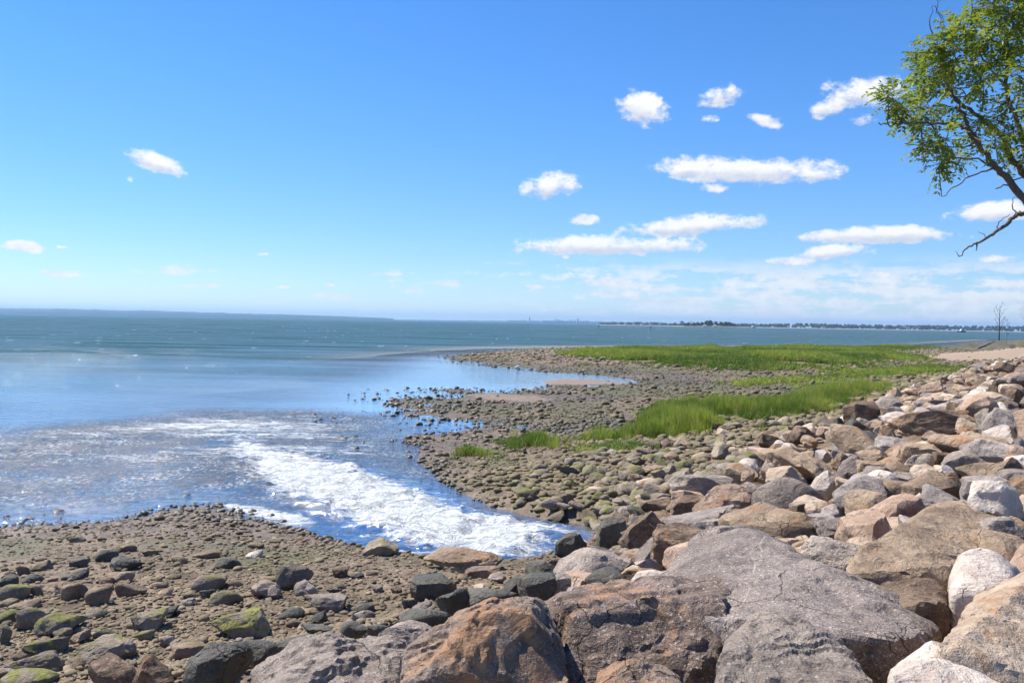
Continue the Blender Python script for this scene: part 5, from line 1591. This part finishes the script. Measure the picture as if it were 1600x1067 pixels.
def shrub(px, py, wpx, hpx, seed, label, material, name='dune_shrub', n=420, dist=None):
    g, D = ground(px, py)
    if dist: g, D = at(px, py, dist), dist
    e = empty(name, tuple(g))
    w, h = wpx / F_PX * D / 2, hpx / F_PX * D
    r_ = random.Random(seed)
    V, Fc, T = [], [], []
    sm = MB()
    for k in range(9):
        a = r_.uniform(0, 6.28)
        sm.tube([(0, 0, -.1), (w * .5 * cos(a), w * .5 * sin(a), h * .5), (w * .8 * cos(a), w * .8 * sin(a), h * r_.uniform(.6, .95))], [.02, .012, .005], 5)
    for k in range(n):
        u = r_.random() ** .5; a = r_.uniform(0, 6.28); z = r_.uniform(.08, 1)
        f = math.sqrt(max(0, 1 - (z - .35) ** 2 / .5))
        p_ = Vector((w * u * f * cos(a), w * u * f * sin(a), h * z * r_.uniform(.8, 1.05)))
        L = r_.uniform(.06, .13) * max(1, w)
        d_ = Vector((r_.gauss(0, 1), r_.gauss(0, 1), r_.gauss(.5, .6))).normalized()
        s_ = d_.orthogonal().normalized() * L * .3
        o_ = len(V)
        V += [p_[:], (p_ + d_ * L * .5 + s_)[:], (p_ + d_ * L)[:], (p_ + d_ * L * .5 - s_)[:]]
        Fc.append((o_, o_ + 1, o_ + 2, o_ + 3))
        T += [r_.random()] * 4
    o_ = mesh_obj('foliage', V, Fc, material, e, smooth=False)
    fattr(o_, 'tone', T)
    sm.build('stems', M_DEADD, e)
    tag(e, label, 'shrub', 'shrubs on the sand bank')


SHR = leaf_mat('dune_leaves', (0.10, 0.14, 0.03), (0.24, 0.27, 0.08), .3)
RED = leaf_mat('reddish_leaves', (0.16, 0.085, 0.06), (0.30, 0.19, 0.13), .3)
shrub(1521, 543, 22, 9, 1, 'low green shrub at the seaward end of the sand bank', SHR)
shrub(1548, 548, 20, 8, 2, 'small green shrub in front of the driftwood on the sand', SHR)
shrub(1566, 541, 22, 8, 3, 'green shrub at the foot of the bare dead tree', SHR)
shrub(1581, 545, 12, 8, 4, 'dark compact bush on the sand bank below the sapling', leaf_mat('dark_dune_leaves', (0.03, 0.045, 0.02), (0.07, 0.09, 0.035), .2))
shrub(1600, 543, 24, 10, 5, 'yellow-green shrub at the right edge on the sand bank', SHR)
q = ground(1604, 540)
e = empty('reddish_tree', tuple(q[0]))
Dq = q[1]
tr_ = MB()
tr_.tube([(1.3, 0, -.2), (1.2, 0, 3), (0.6, 0, 6.0)], [.16, .12, .05], 8)
tr_.build('trunk', M_DEADD, e, smooth=True)
V, Fc, T = [], [], []
r_ = random.Random(4)
c0 = Vector(at(1611, 487, Dq)) - Vector(q[0])
for k in range(1400):
    dv = Vector((r_.gauss(0, 1), r_.gauss(0, 1), r_.gauss(0, 1.2))).normalized() * (r_.random() ** .4) * 17 / F_PX * Dq
    p_ = c0 + dv
    d_ = Vector((r_.gauss(0, 1), r_.gauss(0, 1), r_.gauss(0, 1))).normalized(); L = r_.uniform(.12, .26)
    s_ = d_.orthogonal().normalized() * L * .3
    o_ = len(V)
    V += [p_[:], (p_ + d_ * L * .5 + s_)[:], (p_ + d_ * L)[:], (p_ + d_ * L * .5 - s_)[:]]
    Fc.append((o_, o_ + 1, o_ + 2, o_ + 3)); T += [r_.random()] * 4
fattr(mesh_obj('crown', V, Fc, RED, e, smooth=False), 'tone', T)
tag(e, 'reddish-leaved tree cut off by the right edge above the sand bank', 'tree')


def log_(pa, pb, rpx, label, seed, material=M_DEADW, name='driftwood_log'):
    A, D = ground(*pa); B, _ = ground(*pb)
    A, B = Vector(A), Vector(B)
    rr_ = rpx / F_PX * D
    r_ = random.Random(seed)
    e = empty(name, tuple(A))
    pts = [A.lerp(B, t_ / 6) + Vector((r_.gauss(0, .3), r_.gauss(0, .3), r_.gauss(0, .12))) * rr_ + Vector((0, 0, rr_ * .7)) for t_ in range(7)]
    MB().tube([p_ - A for p_ in pts], [rr_ * k for k in (.75, 1, 1.05, .95, .9, .85, .6)], 9).build('log', material, e, smooth=True)
    MB().tube([pts[3] - A, pts[3] - A + Vector((r_.gauss(0, 1), r_.gauss(0, 1), 1.6)) * rr_ * 1.6], [rr_ * .35, rr_ * .2], 6).build('branch_stub', material, e, smooth=True)
    tag(e, label, 'driftwood')


log_((1527, 545), (1554, 534), 1.6, 'bleached driftwood log slanting across the sand bank', 2)
log_((1361, 597), (1376, 596), 2.2, 'dark waterlogged timber lying by the end of the grass', 6, M_DEADD, 'driftwood_timber')
log_((1447, 800), (1456, 806), 0.7, 'thin bleached stick lying among the white stones', 8)

# ------------------------------------------------------------------ egret wading in the inlet
q = onz(808.3, 582)
g_ = hz(q[0], q[1])
eg = empty('egret', (q[0], q[1], 0.0), 0.5)
M_FEATHER = simple('white_feathers', (0.80, 0.79, 0.77), 0.8, 0.03, 20)
M_BILL = simple('yellow_bill', (0.55, 0.36, 0.06), 0.5, 0.1, 20)
M_LEG = simple('dark_legs', (0.03, 0.03, 0.03), 0.6, 0.1, 20)
V, Fc = tube([(-.40, 0, .44), (-.30, 0, .47), (-.12, 0, .53), (.05, 0, .58), (.16, 0, .64), (.20, 0, .72), (.17, 0, .80), (.16, 0, .87), (.20, 0, .93), (.26, 0, .945), (.31, 0, .935)],
             [.010, .055, .105, .105, .06, .034, .028, .026, .032, .036, .016], 12)
b_ = mesh_obj('body', V, Fc, M_FEATHER, eg)
sb = b_.modifiers.new('round', 'SUBSURF'); sb.levels = sb.render_levels = 1
MB().tube([(.30, 0, .936), (.44, 0, .915)], [.014, .003], 6).build('bill', M_BILL, eg, smooth=True)
for y_ in (-.05, .05):
    MB().tube([(-.02, y_, .50), (.03, y_, .26), (-.01, y_ * 1.1, min(g_, -.02))], [.018, .011, .009], 6).build('leg', M_LEG, eg, smooth=True)
tag(eg, 'white egret wading in the still inlet beside the spit', 'bird')

# ------------------------------------------------------------------ labels of the stones
ADJ = {'grey': 'grey granite', 'darkgrey': 'dark grey', 'tan': 'tan', 'pink': 'pinkish', 'brown': 'brown', 'rust': 'rusty', 'umber': 'umber', 'white': 'white', 'cream': 'cream', 'dark': 'green-black',
       'green': 'weed-green', 'mossy': 'half-mossy', 'beach': 'grey-brown', 'lilac': 'pale lilac-grey'}
SHP = {'round': 'rounded', 'rough': 'irregular', 'block': 'blocky', 'wedge': 'angular'}
LMK = {'riprap_boulder': [('the huge grey slab', 1260, 940), ('the edge white boulder', 1540, 880), ('the long beam-like slab', 1460, 655), ('the broad rusty boulder', 760, 1000), ('the flat tan ledge stone', 720, 880),
                          ('the outfall mouth', 905, 850), ('the brown cube-like block', 1060, 852), ('the big cordgrass bed', 1150, 660), ('the dark upright slab', 1345, 645), ('the big tan boulder', 1420, 850)],
       'beach_boulder': [('the long mossy block', 158, 1018), ('the big green-topped block', 375, 970), ('the left edge of the beach', 0, 960), ('the dark toe stones', 640, 945),
                         ('the pool at the water edge', 190, 875), ('the gravel point', 400, 860), ('the green-black wedge', 340, 1040)]}


def project(p_):
    v_ = np.array(p_) - EYE
    k = F_PX / (v_ @ fwd)
    return CX + (v_ @ RT) * k, CY - (v_ @ UP) * k, k


LMK['cobble'] = [('the outfall mouth', 905, 850), ('the big cordgrass bed', 1120, 665), ('the lone grass clump', 828, 690), ('the low grass clump', 955, 712), ('the small grass clump', 730, 710), ('the cube-like orange stone', 1170, 745),
                 ('the vivid green angular stone', 1170, 718), ('the far grass end', 1385, 608), ('the gravel point', 400, 860), ('the channel bank', 740, 770), ('the dark upright slab', 1345, 645), ('the grey slab above the cobbles', 1100, 755), ('the bare sand patch', 1135, 730)]
LMK['riprap_boulder'] += [('the sand bank', 1520, 575), ('the far cordgrass tongue', 1420, 592), ('the right edge of the bank', 1598, 680), ('the vivid green angular stone', 1170, 718), ('the big rounded grey stone', 1235, 770)]
items = []
for o, px, py, w, mt, style, name in ROCKS:
    items.append((o, px, py, w, mt, style, name, 'stone', 'large stones of the bank' if name == 'riprap_boulder' else 'stones on the near beach'))
for o, mt, x, y, r, s_ in FILL:
    px, py, k = project(o.location)
    items.append((o, px, py, o.scale[0] * k, mt, 'broken', 'riprap_boulder', 'stone', 'large stones of the bank'))
for o, mt, q_, fm_, td_, sz in COBBLES:
    px, py, k = project(o.location)
    items.append((o, px, py, o.scale[0] * k, mt, 'c', 'cobble', 'cobble', 'cobbles of the beach and flat'))
items.sort(key=lambda q_: -q_[3])
SHP['broken'], SHP['c'] = 'broken', 'rounded'
ORD = ['', 'second', 'third', 'fourth', 'fifth', 'sixth', 'seventh', 'eighth', 'ninth', 'tenth']
seen = {}
for o, px, py, w, mt, style, name, noun, grp in items:
    o['group'], o['category'] = grp, 'cobble' if noun == 'cobble' else 'boulder'
    if o.get('label'):
        continue
    lm, lx, ly = min(LMK[name], key=lambda q_: (q_[1] - px) ** 2 + (1.6 * (q_[2] - py)) ** 2)
    dx, dy = px - lx, py - ly
    rel = ('close to' if abs(dx) < 25 and abs(dy) < 18 else 'left of' if dx < -abs(dy) * 1.4 else 'right of' if dx > abs(dy) * 1.4 else 'behind' if dy < 0 else 'in front of')
    key = f'{ADJ[mt]} {SHP[style]} {noun} {rel} {lm}'
    n_ = seen.get(key, 0)
    seen[key] = n_ + 1
    if n_ < len(ORD):
        o['label'] = ('largest ' if n_ == 0 else ORD[n_] + ' largest ') + key
    else:
        o['label'] = 'one of the smallest ' + key.replace(noun, noun + 's', 1)
        o['group'] = 'smallest ' + key.replace(noun, noun + 's', 1)
